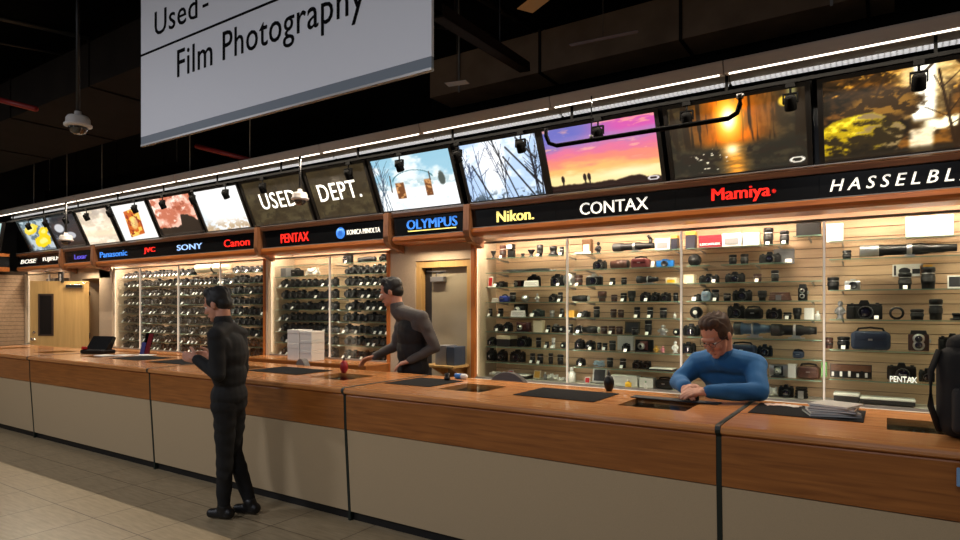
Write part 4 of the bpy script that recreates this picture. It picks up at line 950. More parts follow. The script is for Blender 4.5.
def k_figure(t, w, h, d, o):
    r = w / 2; m = o.get('m', M_silver)
    MB().lathe([(0, 0), (r * .8, 0), (r * .8, h * .06), (r * .5, h * .1), (r * .75, h * .3), (r * .85, h * .5), (r * .6, h * .64), (r * .25, h * .7), (0, h * .7)], 16).build('torso', m, t)
    MB().ball((0, 0, h * .84), (r * .5, r * .5, h * .16), 0, 14, 10).build('head', o.get('hm', m), t)
    for s in (-1, 1): MB().tube([(s * r * .7, 0, h * .56), (s * r * .98, -r * .3, h * .4), (s * r * .6, -r * .8, h * .32)], r * .2, 8).build('arm', m, t)
def k_coil(t, w, h, d, o):
    c = MB(); r = w / 2 - .012
    for k in range(4):
        rr = r * (1 - .05 * k); c.tube([(rr * math.cos(a), min(rr, .1) * math.sin(a), .01 + h * .22 * k) for a in [2 * PI * j / 20 for j in range(21)]], .01, 6)
    c.build('coil', o.get('m', M_brown), t)
    MB().box(-.02, .02, -min(r, .1) - .016, -min(r, .1) - .008, .004, h * .6).build('clasp', M_silver, t)
def k_ringhood(t, w, h, d, o):
    r = h / 2; m = MB(); n = 24
    m.lathe([(r * .66, -.02), (r, -.02), (r, .02), (r * .66, .02), (r * .66, -.02)], n, at=(0, 0, r), axis='y'); m.f = m.f[:-2]; m.m = m.m[:-2]; m.sm = m.sm[:-2]
    m.build('hood', M_black, t)
    MB().box(-r * .4, r * .4, -.018, .018, 0, .006).build('foot', M_dark, t)
def k_bottle(t, w, h, d, o):
    r = w / 2
    MB().lathe([(0, 0), (r, 0), (r, h * .6), (r * .4, h * .75), (r * .4, h * .82), (0, h * .82)], 14).build('bottle', o.get('m', M_yellow), t)
    MB().lathe([(0, h * .821), (r * .46, h * .821), (r * .46, h), (0, h)], 12).build('cap', o.get('c', M_white), t)
def k_disc(t, w, h, d, o):
    r = h / 2
    MB().lathe([(0, -.03), (r * .4, -.03), (r * .42, -.02), (r * .96, -.018), (r, -.01), (r, .03), (0, .03)], 22, at=(0, 0, r), axis='y').build('barrel', o.get('m', M_black), t)
    MB().lathe([(0, -.034), (r * .36, -.034), (r * .36, -.031), (0, -.031)], 16, at=(0, 0, r), axis='y').build('centre_cap', o.get('c', M_white), t)
    MB().box(-r * .3, r * .3, -.014, .024, 0, .004).build('stand', M_dark, t)
def k_papers(t, w, h, d, o):
    rs = random.Random(int(w * 1e5)); m = MB()
    for k in range(3):
        n = 5; zz = .003 + .45 * h * k / 3
        vs = [((i / n - .5) * w * (1 - .1 * k), (j / n - .5) * .09, zz + h * .5 * rs.random()) for j in range(n + 1) for i in range(n + 1)]
        m.add(vs, [(j * (n + 1) + i, j * (n + 1) + i + 1, (j + 1) * (n + 1) + i + 1, (j + 1) * (n + 1) + i) for j in range(n) for i in range(n)])
    m.add([(-w * .45, -.04, 0), (w * .45, -.04, 0), (w * .45, .04, 0), (-w * .45, .04, 0)], [(0, 1, 2, 3)])
    m.build('wrapping', o.get('m', M_white), t)
def k_tray(t, w, h, d, o):
    d = .16; MB().box(-w / 2, w / 2, -d / 2, d / 2, 0, h * .7, 0, .004).build('base', o.get('b', M_dark), t)
    MB().box(-w / 2 - .002, w / 2 + .002, -d / 2 - .002, d / 2 + .002, h * .7, h, 0, .003).build('lid', o.get('m', M_white), t)
def k_pano(t, w, h, d, o):
    MB().box(-w / 2, w / 2, -.012, .0, 0, h).build('card', M_black, t)
    rs = random.Random(3); m = MB()
    m.box(-w * .48, w * .48, -.0135, -.012, h * .5, h * .95, 0)
    for k in range(9): x = -w * .46 + w * .1 * k; m.box(x, x + w * .06, -.0145, -.0135, h * .1, h * (.35 + .25 * rs.random()), 1 + k % 2)
    m.build('print', [mat('print_brown', (96, 60, 34), .5), M_white, M_black], t)
    MB().prism([(0, 0), (.04, 0), (.0, h * .6)], -.01, .01, 'x').build('prop', M_dark, t)
KINDS = dict(lens=(k_lens, 'lens', 'lens'), slr=(k_slr, 'slr_camera', 'camera'), compact=(k_compact, 'compact_camera', 'camera'), folding=(k_folding, 'folding_camera', 'camera'), box=(k_box, 'carton_box', 'box'), tlr=(k_tlr, 'box_camera', 'camera'),
             finder=(k_finder, 'waist_level_finder', 'finder'), hat=(k_hat, 'flanged_finder', 'finder'), flash=(k_flash, 'flash_unit', 'flash'), tele=(k_tele, 'telephoto_lens', 'lens'), lying=(k_lying, 'lying_lens', 'lens'), bag=(k_bag, 'camera_bag', 'bag'),
             frame=(k_frame, 'picture_frame', 'frame'), card=(k_card, 'tent_card', 'card'), figure=(k_figure, 'figurine', 'figurine'), coil=(k_coil, 'coiled_strap', 'strap'), ring=(k_ringhood, 'ring_hood', 'lens hood'), bottle=(k_bottle, 'cleaner_bottle', 'bottle'),
             disc=(k_disc, 'disc_lens', 'lens'), papers=(k_papers, 'crumpled_wrapping', 'paper'), tray=(k_tray, 'flat_case', 'case'), pano=(k_pano, 'panorama_print', 'print'))
ORD = ['first', 'second', 'third', 'fourth', 'fifth', 'sixth', 'seventh', 'eighth', 'ninth', 'tenth', 'eleventh', 'twelfth', '13th', '14th', '15th', '16th', '17th', '18th', '19th', '20th', '21st', '22nd', '23rd', '24th', '25th']
ITEMS = []
def put(bay, si, z, zoom, rows):
    """zoom = (px origin, zoom factor); rows = (kind, x0, x1, height in zoom px, description, options)"""
    for r in rows:
        kind, a, b, hz, desc = r[:5]; o = dict(r[5]) if len(r) > 5 else {}
        px0, px1 = zoom[0] + a / zoom[1], zoom[0] + b / zoom[1]
        y = o.get('y', 5.58); mid = (px0 + px1) / 2; s = ppm(mid, y)
        ITEMS.append([bay, si, at(mid, HOR, y).x, y, o.get('z', z), kind, (px1 - px0) / s * .96, hz / zoom[1] / s, desc, o])
WL = dict(m=M_white)
Z1, Z1b = (476, 6.75), (476, 6.75)
n1, n2, n3, n4 = 'bay right of the plain door', 'second bay right of plain door', 'bay behind seated man', 'rightmost bay'
z = SHZ
put(n1, 0, z[0], Z1, [('finder', 97, 138, 55, 'small black funnel finder'), ('lens', 158, 205, 88, 'brown banded lens', dict(m=M_brown)), ('flash', 216, 262, 95, 'black prism finder'), ('hat', 298, 336, 30, 'tiny flanged finder'), ('finder', 346, 402, 52, 'wide funnel finder'), ('lens', 408, 455, 80, 'flared black hood', dict(flare=1)), ('hat', 486, 558, 66, 'broad hat shaped finder'), ('lens', 562, 594, 60, 'short black lens')])
put(n1, 1, z[1] , Z1, [('papers', 130, 560, 26, 'long bundle of clear wrapping', dict(m=mat('clear_wrap', (120, 126, 124), .2)))])
put(n1, 2, z[2] - .015 if False else z[2], Z1, [('frame', 76, 112, 112, 'red picture in white frame', dict(p=M_red)), ('compact', 120, 208, 42, 'low black camera'), ('folding', 242, 325, 48, 'black folding camera', dict(y=5.66)), ('slr', 340, 430, 95, 'large black camera', dict(y=5.64)), ('card', 318, 430, 40, 'wide white label card', dict(y=5.5)), ('slr', 498, 590, 84, 'black camera with short lens')])
put(n1, 3, z[3], Z1, [('card', 106, 154, 28, 'white price card'), ('bag', 168, 222, 50, 'small blue pouch', dict(m=mat('royal_blue', (40, 60, 150), .5))), ('lens', 226, 272, 64, 'black lens'), ('disc', 308, 352, 46, 'disc with white centre', dict(m=M_silver)), ('figure', 398, 432, 58, 'silver figurine'), ('slr', 490, 545, 56, 'small black camera'), ('lens', 552, 588, 62, 'black lens', dict(tag=1))])
put(n1, 4, z[4], Z1, [('lens', 84, 112, 50, 'black lens', dict(tag=1)), ('lens', 148, 186, 52, 'black lens', dict(tag=1)), ('folding', 240, 345, 84, 'tall folding camera', dict(y=5.66, b=M_dark)), ('card', 230, 340, 42, 'wide white label card', dict(y=5.5)), ('compact', 372, 458, 52, 'greenish black camera', dict(m=mat('green_black', (30, 42, 38), .4))), ('lens', 496, 532, 44, 'silver lens', dict(m=M_silver)), ('lens', 566, 596, 56, 'black lens', dict(tag=1))])
put(n1, 5, z[5], Z1, [('slr', 118, 172, 50, 'black camera'), ('slr', 178, 240, 62, 'black camera with tag', dict(tag=1)), ('folding', 256, 366, 64, 'maroon folding camera', dict(m=mat('maroon_leather', (70, 30, 30), .5))), ('box', 392, 460, 78, 'pale square box', dict(m=M_cream, d=.07)), ('lens', 476, 504, 46, 'black lens'), ('slr', 510, 556, 58, 'silver camera', dict(m=M_silver)), ('disc', 566, 600, 46, 'black disc lens')])
put(n1, 6, z[6], Z1, [('slr', 74, 138, 58, 'black camera'), ('tray', 156, 262, 70, 'open dark case', dict(m=M_cream)), ('slr', 270, 370, 72, 'large dark camera'), ('lens', 404, 442, 64, 'tall black lens'), ('lens', 464, 494, 36, 'short lens with white ring', dict(ring=M_white)), ('lens', 510, 536, 68, 'white lens', dict(m=M_white)), ('disc', 578, 604, 40, 'disc lens')])
put(n1, 7, z[7], Z1, [('slr', 70, 132, 84, 'black camera'), ('slr', 140, 206, 78, 'black camera'), ('slr', 222, 330, 82, 'large dark camera'), ('lens', 364, 402, 62, 'black lens', dict(tag=1)), ('lens', 412, 456, 62, 'black lens', dict(tag=1)), ('lens', 488, 522, 70, 'black lens'), ('lens', 548, 592, 64, 'wide black lens')])
put(n1, 8, z[8] + .012, Z1, [('papers', 90, 205, 40, 'white paper sheets'), ('frame', 214, 250, 48, 'red label in small frame', dict(p=M_red)), ('tray', 258, 370, 26, 'low white box'), ('frame', 384, 436, 58, 'yellow picture in pale frame', dict(p=M_gold, m=M_cream)), ('bottle', 454, 480, 50, 'clear bottle', dict(m=M_grey)), ('papers', 486, 552, 56, 'crumpled white wrapping'), ('papers', 556, 600, 30, 'flat white wrapping')])
Z2 = (560, 6.354); Z2b = (560, 6.0)
put(n2, 0, z[0], Z2, [('box', 146, 206, 98, 'wooden two door box', dict(m=mat('walnut', (96, 66, 40), .5), d=.07, lab=M_cream, y=5.62)), ('card', 92, 200, 14, 'long white card strip', dict(y=5.5)), ('figure', 222, 266, 80, 'black statuette', dict(m=M_black)), ('tele', 328, 606, 64, 'long black spotting telescope', dict(eye=1)), ('box', 612, 708, 76, 'white box with grey print', dict(lab=M_grey, d=.1)), ('box', 714, 752, 92, 'dark box with orange top', dict(m=mat('navy_card', (30, 28, 44), .5), lid=M_gold, d=.08))])
put(n2, 1, z[1], Z2, [('slr', 206, 292, 66, 'dark camera'), ('lying', 320, 440, 60, 'brown leather lens case', dict(m=M_brown)), ('bag', 456, 572, 74, 'dark red leather case', dict(m=mat('oxblood_leather', (84, 24, 26), .45))), ('card', 576, 600, 42, 'small white card'), ('compact', 606, 720, 54, 'bright blue underwater camera', dict(m=M_blue, tag=0))])
put(n2, 2, z[2], Z2, [('disc', 34, 84, 80, 'pale round lens', dict(m=M_silver)), ('lens', 94, 146, 66, 'dark brown lens', dict(m=M_brown)), ('slr', 160, 268, 76, 'silver motor camera', dict(m=M_silver, dial=M_silver)), ('lens', 316, 354, 44, 'small black lens'), ('lens', 388, 426, 46, 'small black lens'), ('tele', 486, 626, 56, 'black telephoto with tag'), ('box', 680, 750, 38, 'yellow film carton', dict(m=M_cream, lab=M_yellow, d=.1))])
put(n2, 3, z[3], Z2, [('lying', 76, 190, 42, 'lying lens with white cap', dict(cap=M_white)), ('lens', 238, 298, 64, 'flared dark brown lens', dict(flare=1, m=M_brown)), ('lens', 324, 366, 42, 'short brown lens', dict(m=M_brown)), ('lens', 384, 426, 52, 'black lens'), ('lens', 430, 482, 66, 'flared black lens', dict(flare=1)), ('slr', 508, 570, 62, 'black camera with tag', dict(tag=1)), ('slr', 576, 630, 60, 'black camera'), ('slr', 636, 700, 58, 'black camera'), ('lens', 720, 752, 52, 'black lens')])
put(n2, 4, z[4], Z2b, [('box', 40, 100, 40, 'gold film carton', dict(m=M_gold, d=.09)), ('compact', 114, 176, 40, 'black camera'), ('lens', 200, 240, 64, 'tall black lens'), ('lens', 302, 340, 48, 'brown lens', dict(m=M_brown)), ('lens', 346, 384, 46, 'brown lens', dict(m=M_brown)), ('lens', 444, 482, 62, 'black lens with grey ring'), ('lens', 522, 560, 62, 'black lens with white ring', dict(ring=M_white)), ('lens', 598, 642, 60, 'wide white ringed lens', dict(ring=M_white)), ('bottle', 680, 698, 32, 'small white bottle', dict(m=M_white))])
put(n2, 5, z[5], Z2b, [('lens', 40, 80, 50, 'black lens'), ('slr', 86, 130, 46, 'black camera'), ('lying', 132, 240, 44, 'lying black and white lens', dict(cap=M_white, rear=M_white)), ('lens', 244, 286, 44, 'brown lens', dict(m=M_brown)), ('lens', 290, 332, 46, 'dark brown lens', dict(m=M_brown)), ('lens', 336, 378, 44, 'dark brown lens', dict(m=M_brown)), ('frame', 382, 480, 88, 'dark framed picture', dict(m=mat('olive_wood', (78, 64, 40), .5), p=M_dark, y=5.68)), ('lens', 430, 472, 44, 'short black lens', dict(y=5.5)), ('lens', 508, 552, 88, 'very tall black lens'), ('figure', 590, 650, 62, 'silver grey figurine'), ('disc', 686, 714, 42, 'white ringed disc lens', dict(c=M_white))])
put(n2, 6, z[6], Z2b, [('slr', 86, 142, 62, 'black camera'), ('slr', 150, 206, 54, 'black camera'), ('lens', 222, 250, 42, 'black lens'), ('lens', 256, 286, 40, 'black lens'), ('lens', 294, 336, 56, 'black lens'), ('box', 346, 448, 86, 'pale box behind camera', dict(d=.05, y=5.7)), ('slr', 372, 414, 50, 'small dark camera', dict(y=5.5)), ('folding', 442, 556, 70, 'large folding camera'), ('figure', 562, 596, 40, 'gold doll', dict(m=M_gold)), ('figure', 602, 632, 38, 'pink doll', dict(m=mat('pink_cloth', (206, 130, 140), .7))), ('figure', 672, 712, 72, 'white teddy figure', dict(m=M_white))])
put(n2, 7, z[7], Z2b, [('slr', 96, 146, 44, 'black camera'), ('papers', 204, 268, 44, 'pale blue wrapping', dict(m=mat('pale_blue_paper', (176, 200, 216), .6))), ('lens', 280, 320, 54, 'black lens'), ('lens', 358, 398, 54, 'black lens'), ('slr', 434, 490, 52, 'black camera'), ('slr', 494, 540, 50, 'black camera'), ('tray', 548, 690, 14, 'flat white lidded case')])
put(n2, 8, z[8] + .012, Z2b, [('bottle', 44, 96, 86, 'white paper roll', dict(m=M_white)), ('frame', 146, 180, 40, 'small red framed label', dict(p=M_red, y=5.5)), ('frame', 188, 280, 90, 'photo in white frame', dict(p=M_dark, y=5.62)), ('box', 312, 478, 62, 'wide white box', dict(d=.1)), ('bottle', 390, 430, 46, 'yellow bottle', dict(y=5.46)), ('box', 484, 570, 56, 'white box', dict(d=.1)), ('bottle', 504, 524, 44, 'green topped bottle', dict(m=M_white, c=mat('green_cap', (40, 130, 70), .4), y=5.46)), ('bag', 580, 684, 66, 'black case', {})])
Z3 = (676, 5.68); Z3b = (750, 4.91)
put(n3, 0, z[0], Z3, [('box', 60, 114, 100, 'dark box with orange top', dict(m=mat('navy_card', (30, 28, 44), .5), lid=M_gold, d=.08)), ('box', 137, 268, 72, 'maroon carton with white lettering', dict(m=M_maroon, d=.12, txt=('LEICAFLEX', WH, .86, .16))), ('box', 274, 378, 74, 'white carton with dark label', dict(d=.16, lab=M_grey)), ('box', 388, 474, 74, 'plain white carton', dict(d=.12)), ('lens', 497, 553, 98, 'tall black zoom lens'), ('lens', 590, 642, 78, 'black zoom lens')])
put(n3, 0, 2.16, Z3, [('box', 692, 816, 92, 'wide black case', dict(m=M_black2, d=.12))])
put(n3, 1, z[1], Z3, [('disc', 76, 134, 70, 'round black lens facing out', dict(c=M_dark)), ('lens', 300, 345, 56, 'black lens'), ('lens', 366, 412, 58, 'black lens'), ('slr', 474, 590, 68, 'black camera with big lens', dict(L=.08)), ('box', 560, 668, 84, 'grey carton', dict(m=M_grey, d=.05, y=5.66)), ('card', 622, 656, 20, 'small white card', dict(y=5.5))])
put(n3, 2, z[2], Z3, [('box', 50, 108, 50, 'cream film carton', dict(m=M_cream, d=.1)), ('slr', 130, 240, 54, 'black camera with tag', dict(tag=1)), ('slr', 280, 386, 62, 'black camera'), ('lens', 440, 486, 46, 'brown lens', dict(m=M_brown)), ('lens', 540, 584, 64, 'tall black lens')])
put(n3, 3, z[3], Z3, [('compact', 100, 146, 42, 'small black camera'), ('bag', 150, 200, 66, 'pale blue grey pouch', dict(m=mat('blue_grey', (120, 140, 156), .5))), ('lens', 204, 246, 64, 'black lens'), ('lens', 270, 312, 42, 'short black lens'), ('slr', 322, 426, 72, 'large black camera'), ('lens', 464, 516, 56, 'flared black lens', dict(flare=1)), ('coil', 524, 656, 52, 'brown coiled leather strap'), ('tlr', 694, 740, 98, 'black twin lens camera', dict(m=M_black2))])
put(n3, 4, z[4], Z3b, [('disc', -292, -238, 58, 'round black lens with white centre'), ('slr', -110, -30, 78, 'medium format camera'), ('bag', -26, 60, 62, 'dark camera case', {}), ('slr', 80, 152, 56, 'black camera'), ('lens', 164, 204, 32, 'short black lens'), ('lens', 208, 252, 54, 'flared black lens', dict(flare=1)), ('box', 270, 315, 56, 'white carton', dict(d=.07)), ('bottle', 320, 344, 42, 'small pale bottle', dict(m=M_white))])
put(n3, 5, z[5], Z3b, [('slr', -330, -250, 60, 'black camera'), ('tele', -76, 96, 74, 'blue grey telephoto', dict(m=mat('steel_blue', (70, 92, 116), .35), ring=M_silver)), ('tele', 104, 318, 70, 'big matt black telephoto')])
put(n3, 6, z[6], Z3b, [('slr', -340, -270, 56, 'black camera'), ('bag', -100, 30, 66, 'dark blue camera bag', dict(m=M_bluedk)), ('slr', 36, 106, 60, 'dark camera'), ('bag', 214, 262, 40, 'small blue pouch', dict(m=M_bluedk))])
put(n3, 7, z[7], Z3b, [('slr', -330, -260, 50, 'black camera'), ('folding', 94, 186, 58, 'silver folding camera', dict(m=M_silver, b=M_dark)), ('box', 190, 228, 66, 'white carton', dict(d=.08)), ('bag', 234, 340, 92, 'brown leather camera case', dict(m=M_brown))])
put(n3, 8, z[8] + .012, Z3b, [('papers', 88, 134, 60, 'crumpled white wrapping'), ('slr', 136, 210, 60, 'black camera'), ('coil', 212, 286, 64, 'black coiled strap', dict(m=M_black2))])
Z4 = (820, 4.907); Z4b = (820, 4.5)
put(n4, 0, B4Z[0], Z4, [('box', 36, 110, 90, 'small white carton', dict(d=.06)), ('box', 437, 632, 104, 'large white carton with grey stripes', dict(d=.1, lab=mat('pale_grey_print', (190, 190, 188), .6)))])
put(n4, 1, B4Z[1], Z4, [('lens', 112, 152, 44, 'small grey topped lens', dict(z=1.965)), ('tele', 220, 630, 70, 'long black telescope with silver hood', dict(hood=M_silver, m=M_black))])
put(n4, 2, B4Z[2], Z4, [('lens', 38, 92, 62, 'squat black lens'), ('compact', 124, 194, 54, 'silver camera', dict(m=M_silver)), ('lens', 388, 446, 80, 'black lens'), ('lens', 500, 562, 106, 'tall black lens'), ('frame', 632, 690, 66, 'white card with a dark ring', dict(p=M_dark))])
put(n4, 3, B4Z[3], Z4b, [('figure', 70, 112, 82, 'clear crystal ornament', dict(m=M_grey)), ('slr', 118, 270, 86, 'black camera with tall prism', dict(L=.06)), ('ring', 308, 382, 58, 'ring shaped lens hood'), ('lens', 410, 464, 46, 'short black lens'), ('lens', 494, 548, 92, 'tall square black lens'), ('hat', 590, 650, 32, 'low black flanged hood')])
put(n4, 4, B4Z[4], Z4b, [('lens', 24, 58, 46, 'brown lens', dict(m=M_brown)), ('lens', 80, 132, 52, 'black lens'), ('bag', 148, 306, 100, 'dark blue camera bag', dict(m=M_bluedk)), ('tlr', 404, 484, 92, 'brown leather twin lens camera'), ('slr', 544, 650, 84, 'black camera with silver lens ring', dict(ring=M_chrome))])
put(n4, 5, B4Z[5], Z4b, [('box', 8, 30, 66, 'narrow green carton', dict(m=M_green, d=.06)), ('pano', 54, 222, 62, 'panorama print on black card'), ('slr', 310, 424, 78, 'large black camera behind white sign', dict(y=5.62)), ('slr', 450, 512, 62, 'black camera')])
put(n4, 6, B4Z[6] + .012, Z4b, [('tray', 70, 172, 36, 'white box'), ('tray', 180, 408, 26, 'long black case with white lid', {}), ('slr', 102, 168, 28, 'x', dict(skip=1))])

# two picture cards pegged to the slatwall, rightmost bay
for (a, b, hz, lab, m1, m2) in ((368, 492, 60, 'black and white picture card pegged on slats under the telescope', M_white, M_dark), (496, 546, 54, 'gold card pegged on slats under the telescope', M_gold, mat('amber', (150, 96, 30), .5))):
    px = 820 + (a + b) / 2 / 4.907; s = ppm(px, 5.76); q = at(px, 190 + 396 / 4.907, 5.76); w_, h_ = (b - a) / 4.907 / s, hz / 4.907 / s
    t = thing('pegged_card', lab, 'card', (q.x, 5.775, 1.835), 0)
    MB().box(-w_ / 2, w_ / 2, -.006, .004, 0, h_).build('card', m1, t)
    MB().ball((-w_ * .1, -.006, h_ * .45), (w_ * .2, .002, h_ * .28), 0, 12, 6).box(-w_ * .45, -w_ * .38, -.008, -.006, h_ * .1, h_ * .9).box(w_ * .15, w_ * .4, -.008, -.006, h_ * .2, h_ * .6).build('print', m2, t)
# white lettering standing at the shelf edge
p0, p1 = at(890, 380, 5.46), at(917, 380, 5.46)
t = thing('shelf_sign', 'small white letters standing in front of large black camera', 'sign', ((p0.x + p1.x) / 2, 5.46, B4Z[5]))
text_mb('PENTAX', (p1.x - p0.x), .042, Vector((0, 0, .023)), XE, ZE, bold=.012, depth=.012).build('lettering', bright('letter_white', (244, 240, 228), .9), t)

# resolve, build and label everything on the shelves
ITEMS = [i for i in ITEMS if not i[9].get('skip')]
rtag = random.Random(4)
by = {}
for it in ITEMS: by.setdefault((it[0], it[1]), []).append(it)
for key, L_ in by.items():
    L_.sort(key=lambda i: i[2])
    for ylev in sorted(set(i[3] for i in L_)):
        row = [i for i in L_ if i[3] == ylev]
        for p, q in zip(row, row[1:]):
            ov = p[2] + p[6] / 2 + .006 - (q[2] - q[6] / 2)
            if ov > 0 and abs(p[4] - q[4]) < .05:
                if p[6] > q[6]: p[6] -= ov; p[2] -= ov / 2
                else: q[6] -= ov; q[2] += ov / 2
    sw = {0: 'top shelf'}
    for n, (bay, si, x, y, zz, kind, w, h, desc, o) in enumerate(L_):
        fn, name, cat = KINDS[kind]
        tall = max(by[(bay, si)], key=lambda i: i[7])
        shelf = 'top shelf' if si == 0 else ('bottom deck' if zz < .9 else ORD[si] + ' shelf')
        lab = '%s, %s from left, %s, %s' % (desc, ORD[n], shelf, bay)
        w = max(w, .02); h = max(h, .012)
        if si > 0 and zz > .9 and bay != n4: h = min(h, .132 if kind not in ('frame', 'bag') else .118)
        if kind in ('lens', 'slr') and rtag.random() < (.4 if bay in (n1, n2) else .2): o['tag'] = 1
        t = thing(name, lab, cat, (x, y, zz + .0012), 0, (cat + ' goods on display, ' + bay).replace('lens goods', 'lens goods'))
        fn(t, w, h, .13, o)

# ------------------------------------------------------------------ tight rows of small cameras (left cabinets)
rs = random.Random(11)
protos = []
for k, (m, hh, ww) in enumerate(((M_black, .108, .1), (M_dark, .095, .105), (M_black2, .118, .094), (mat('graphite', (34, 34, 37), .45), .09, .105))):
    for tg in (0, 1):
        t = thing('compact_camera', 'x', 'camera'); k_compact(t, ww, hh, .12, dict(m=m, tag=tg)); protos.append(t)
used = set()
cw = ['black', 'dark grey', 'textured black', 'graphite']; hwd = ['small', 'low', 'tall', 'flat']
def camera_row(p, q, zz, n, sname, bname, tagp, skip=()):
    for i in range(n):
        x = p + (q - p) * (i + .5) / n
        if any(a < x < b for a, b in skip): continue
        k = rs.choice([0, 0, 0, 1, 2, 2, 3]); tg = 1 if rs.random() < tagp else 0; pr = protos[k * 2 + tg]
        if (k, tg) not in used: o = pr; used.add((k, tg)); o.location = (x, 5.52 + .03 * rs.random(), zz + .0012)
        else: o = copy_tree(pr, (x, 5.52 + .03 * rs.random(), zz + .0012))
        o.name = 'small_camera' if 'cartons' in bname else 'compact_camera'
        tag(o, '%s %s camera%s, %s from left, %s, %s' % (hwd[k], cw[k], ' with tag' if tg else '', ORD[i], sname, bname), 'camera', 'cameras in tight rows, ' + bname)
bays4 = [(-10.88, -10.1, 'first bay of wide cabinet', 7), (-10.03, -9.03, 'second bay of wide cabinet', 9), (-8.95, -7.98, 'third bay of wide cabinet', 9), (-7.9, -6.98, 'last bay of wide cabinet', 8)]
tagrow = {0: .9, 1: .6, 2: .7, 3: .45, 4: .3, 5: .35, 6: .65, 7: .6, 8: .7}
for bi, (p, q, bn, n) in enumerate(bays4):
    for si, zz in enumerate(LZ):
        sk = [(-8.8, -7.98)] if (bi == 2 and si == 0) else []
        camera_row(p, q, zz if si < 8 else .908, n, 'top shelf' if si == 0 else ('bottom deck' if si == 8 else ORD[si] + ' shelf'), bn, tagrow[si] if bi < 3 else tagrow[si] * .3, sk)
t = thing('telephoto_lens', 'cream telephoto lens with dark ring, top shelf, third bay of wide cabinet', 'lens', (-8.38, 5.55, LZ[0] + .0012))
k_tele(t, .78, .17, .1, dict(m=M_cream, hood=M_cream, ring=M_dark))
bays2 = [(-6.82, -5.78, 'left bay behind white cartons', 9), (-5.64, -4.82, 'right bay behind white cartons', 8)]
for bi, (p, q, bn, n) in enumerate(bays2):
    for si, zz in enumerate(PZ + [.962]):
        if (bi == 0 and si < 2): continue
        if bi == 1 and si == 0: continue
        camera_row(p, q, zz, n, 'bottom deck' if si == 8 else ORD[si] + ' shelf', bn, [.2, .2, .5, .3, .6, .4, .7, .5, .8][si])
for pr in protos:
    if pr['label'] == 'x':
        for ch in list(pr.children): bpy.data.objects.remove(ch)
        bpy.data.objects.remove(pr)
def special(kind, px0, px1, y, zz, hpx, lab, **o):
    fn, name, cat = KINDS[kind]; mid = (px0 + px1) / 2; s = ppm(mid, y)
    t = thing(name, lab, cat, (at(mid, HOR, y).x, y, zz + .0012)); fn(t, (px1 - px0) / s, hpx / s, .13, o)
PS = 4.323
special('box', 283, 291, 5.52, PZ[1], 8.5, 'grey carton at left of second shelf behind white cartons', m=M_grey, d=.12)
special('bag', 292, 303, 5.55, PZ[1], 8.5, 'black cloth camera case beside grey carton, cabinet behind white cartons', m=M_black2)
special('papers', 305, 321, 5.55, PZ[1], 11, 'crumpled white wrapping right of the black cloth case')
special('slr', 342, 352, 5.55, PZ[0], 11, 'black camera, first on top shelf of right bay behind cartons', tag=1)
special('lying', 356, 378, 5.55, PZ[0], 6, 'long black lying lens, top shelf of right bay behind cartons')
special('slr', 379.5, 385.5, 5.55, PZ[0], 8, 'small black camera at right end of top shelf behind cartons')
# left cabinet: a few black speakers and a little sign
for k, (px, zz, lab) in enumerate(((52, 2.0015, 'first'), (57.5, 2.0015, 'second'), (63, 2.0015, 'third'))):
    t = thing('small_speaker', 'small black loudspeaker above the open maple door, %s from left' % lab, 'speaker', (at(px, HOR, 5.6).x, 5.6, zz), 0, 'speakers above the maple door')
    MB().box(-.09, .09, -.07, .07, 0, .16, 0, .006).build('cabinet_shell', M_black, t)
    MB().lathe([(0, -.074), (.03, -.075), (.06, -.07), (.06, -.069), (0, -.069)], 16, at=(0, 0, .075), axis='y').build('cone', M_dark, t)
q = at(61, 277, 5.03)
t = thing('hanging_plate', 'small black hanging plate with a white figure, above the maple door', 'sign', (q.x, 5.03, q.z - .1))
MB().box(-.085, .085, -.01, .01, 0, .19).build('plate', M_black, t)
MB().ball((0, -.011, .12), (.03, .003, .035), 0).ball((0, -.011, .06), (.035, .003, .04), 0).build('figure_mark', M_white, t)
MB().box(-.004, .004, -.004, .004, .19, .245).build('hanger', M_alu, t)

# ------------------------------------------------------------------ people
class Blob:
    """closed pieces fused into one continuous surface"""
    def __init__(s): s.mb = MB()
    def cone(s, p0, r0, p1, r1, flat=1.0, n=14):
        p0, p1 = Vector(p0), Vector(p1); d = p1 - p0; L = max(d.length, 1e-4)
        M = Matrix.Translation(p0) @ d.to_track_quat('Z', 'Y').to_matrix().to_4x4() @ Matrix.Diagonal((1, flat, 1, 1))
        pr = [(r0 * math.sin(a), -r0 * math.cos(a)) for a in [PI / 2 * k / 5 for k in range(6)]] + [(r1 * math.cos(a), L + r1 * math.sin(a)) for a in [PI / 2 * k / 5 for k in range(6)]]
        s.mb.lathe(pr, n, M=M); return s
    def chain(s, pts, flat=1.0):
        for (a, ra), (b, rb) in zip(pts, pts[1:]): s.cone(a, ra, b, rb, flat)
        return s
    def ell(s, c, r, M=None):
        s.mb.ball(c, r, 0, 18, 12, M); return s
    def build(s, name, m, parent, vox=.006, smooth=4, noise=None, mats=None):
        me = s.mb.mesh(name, m); o = bpy.data.objects.new(name, me); COL.objects.link(o)
        r = o.modifiers.new('fuse', 'REMESH'); r.mode = 'VOXEL'; r.voxel_size = vox; r.use_smooth_shade = True
        if smooth:
            q = o.modifiers.new('smooth', 'SMOOTH'); q.iterations = smooth; q.factor = .5
        dg = bpy.context.evaluated_depsgraph_get(); dg.update()
        m2 = bpy.data.meshes.new_from_object(o.evaluated_get(dg)); bpy.data.objects.remove(o)
        m2.name = name
        if noise:
            for v in m2.vertices: v.co = v.co + noise(v.co)
        m2.materials.clear(); m2.materials.append(m)
        for p in m2.polygons: p.use_smooth = True
        return link(name, m2, parent)

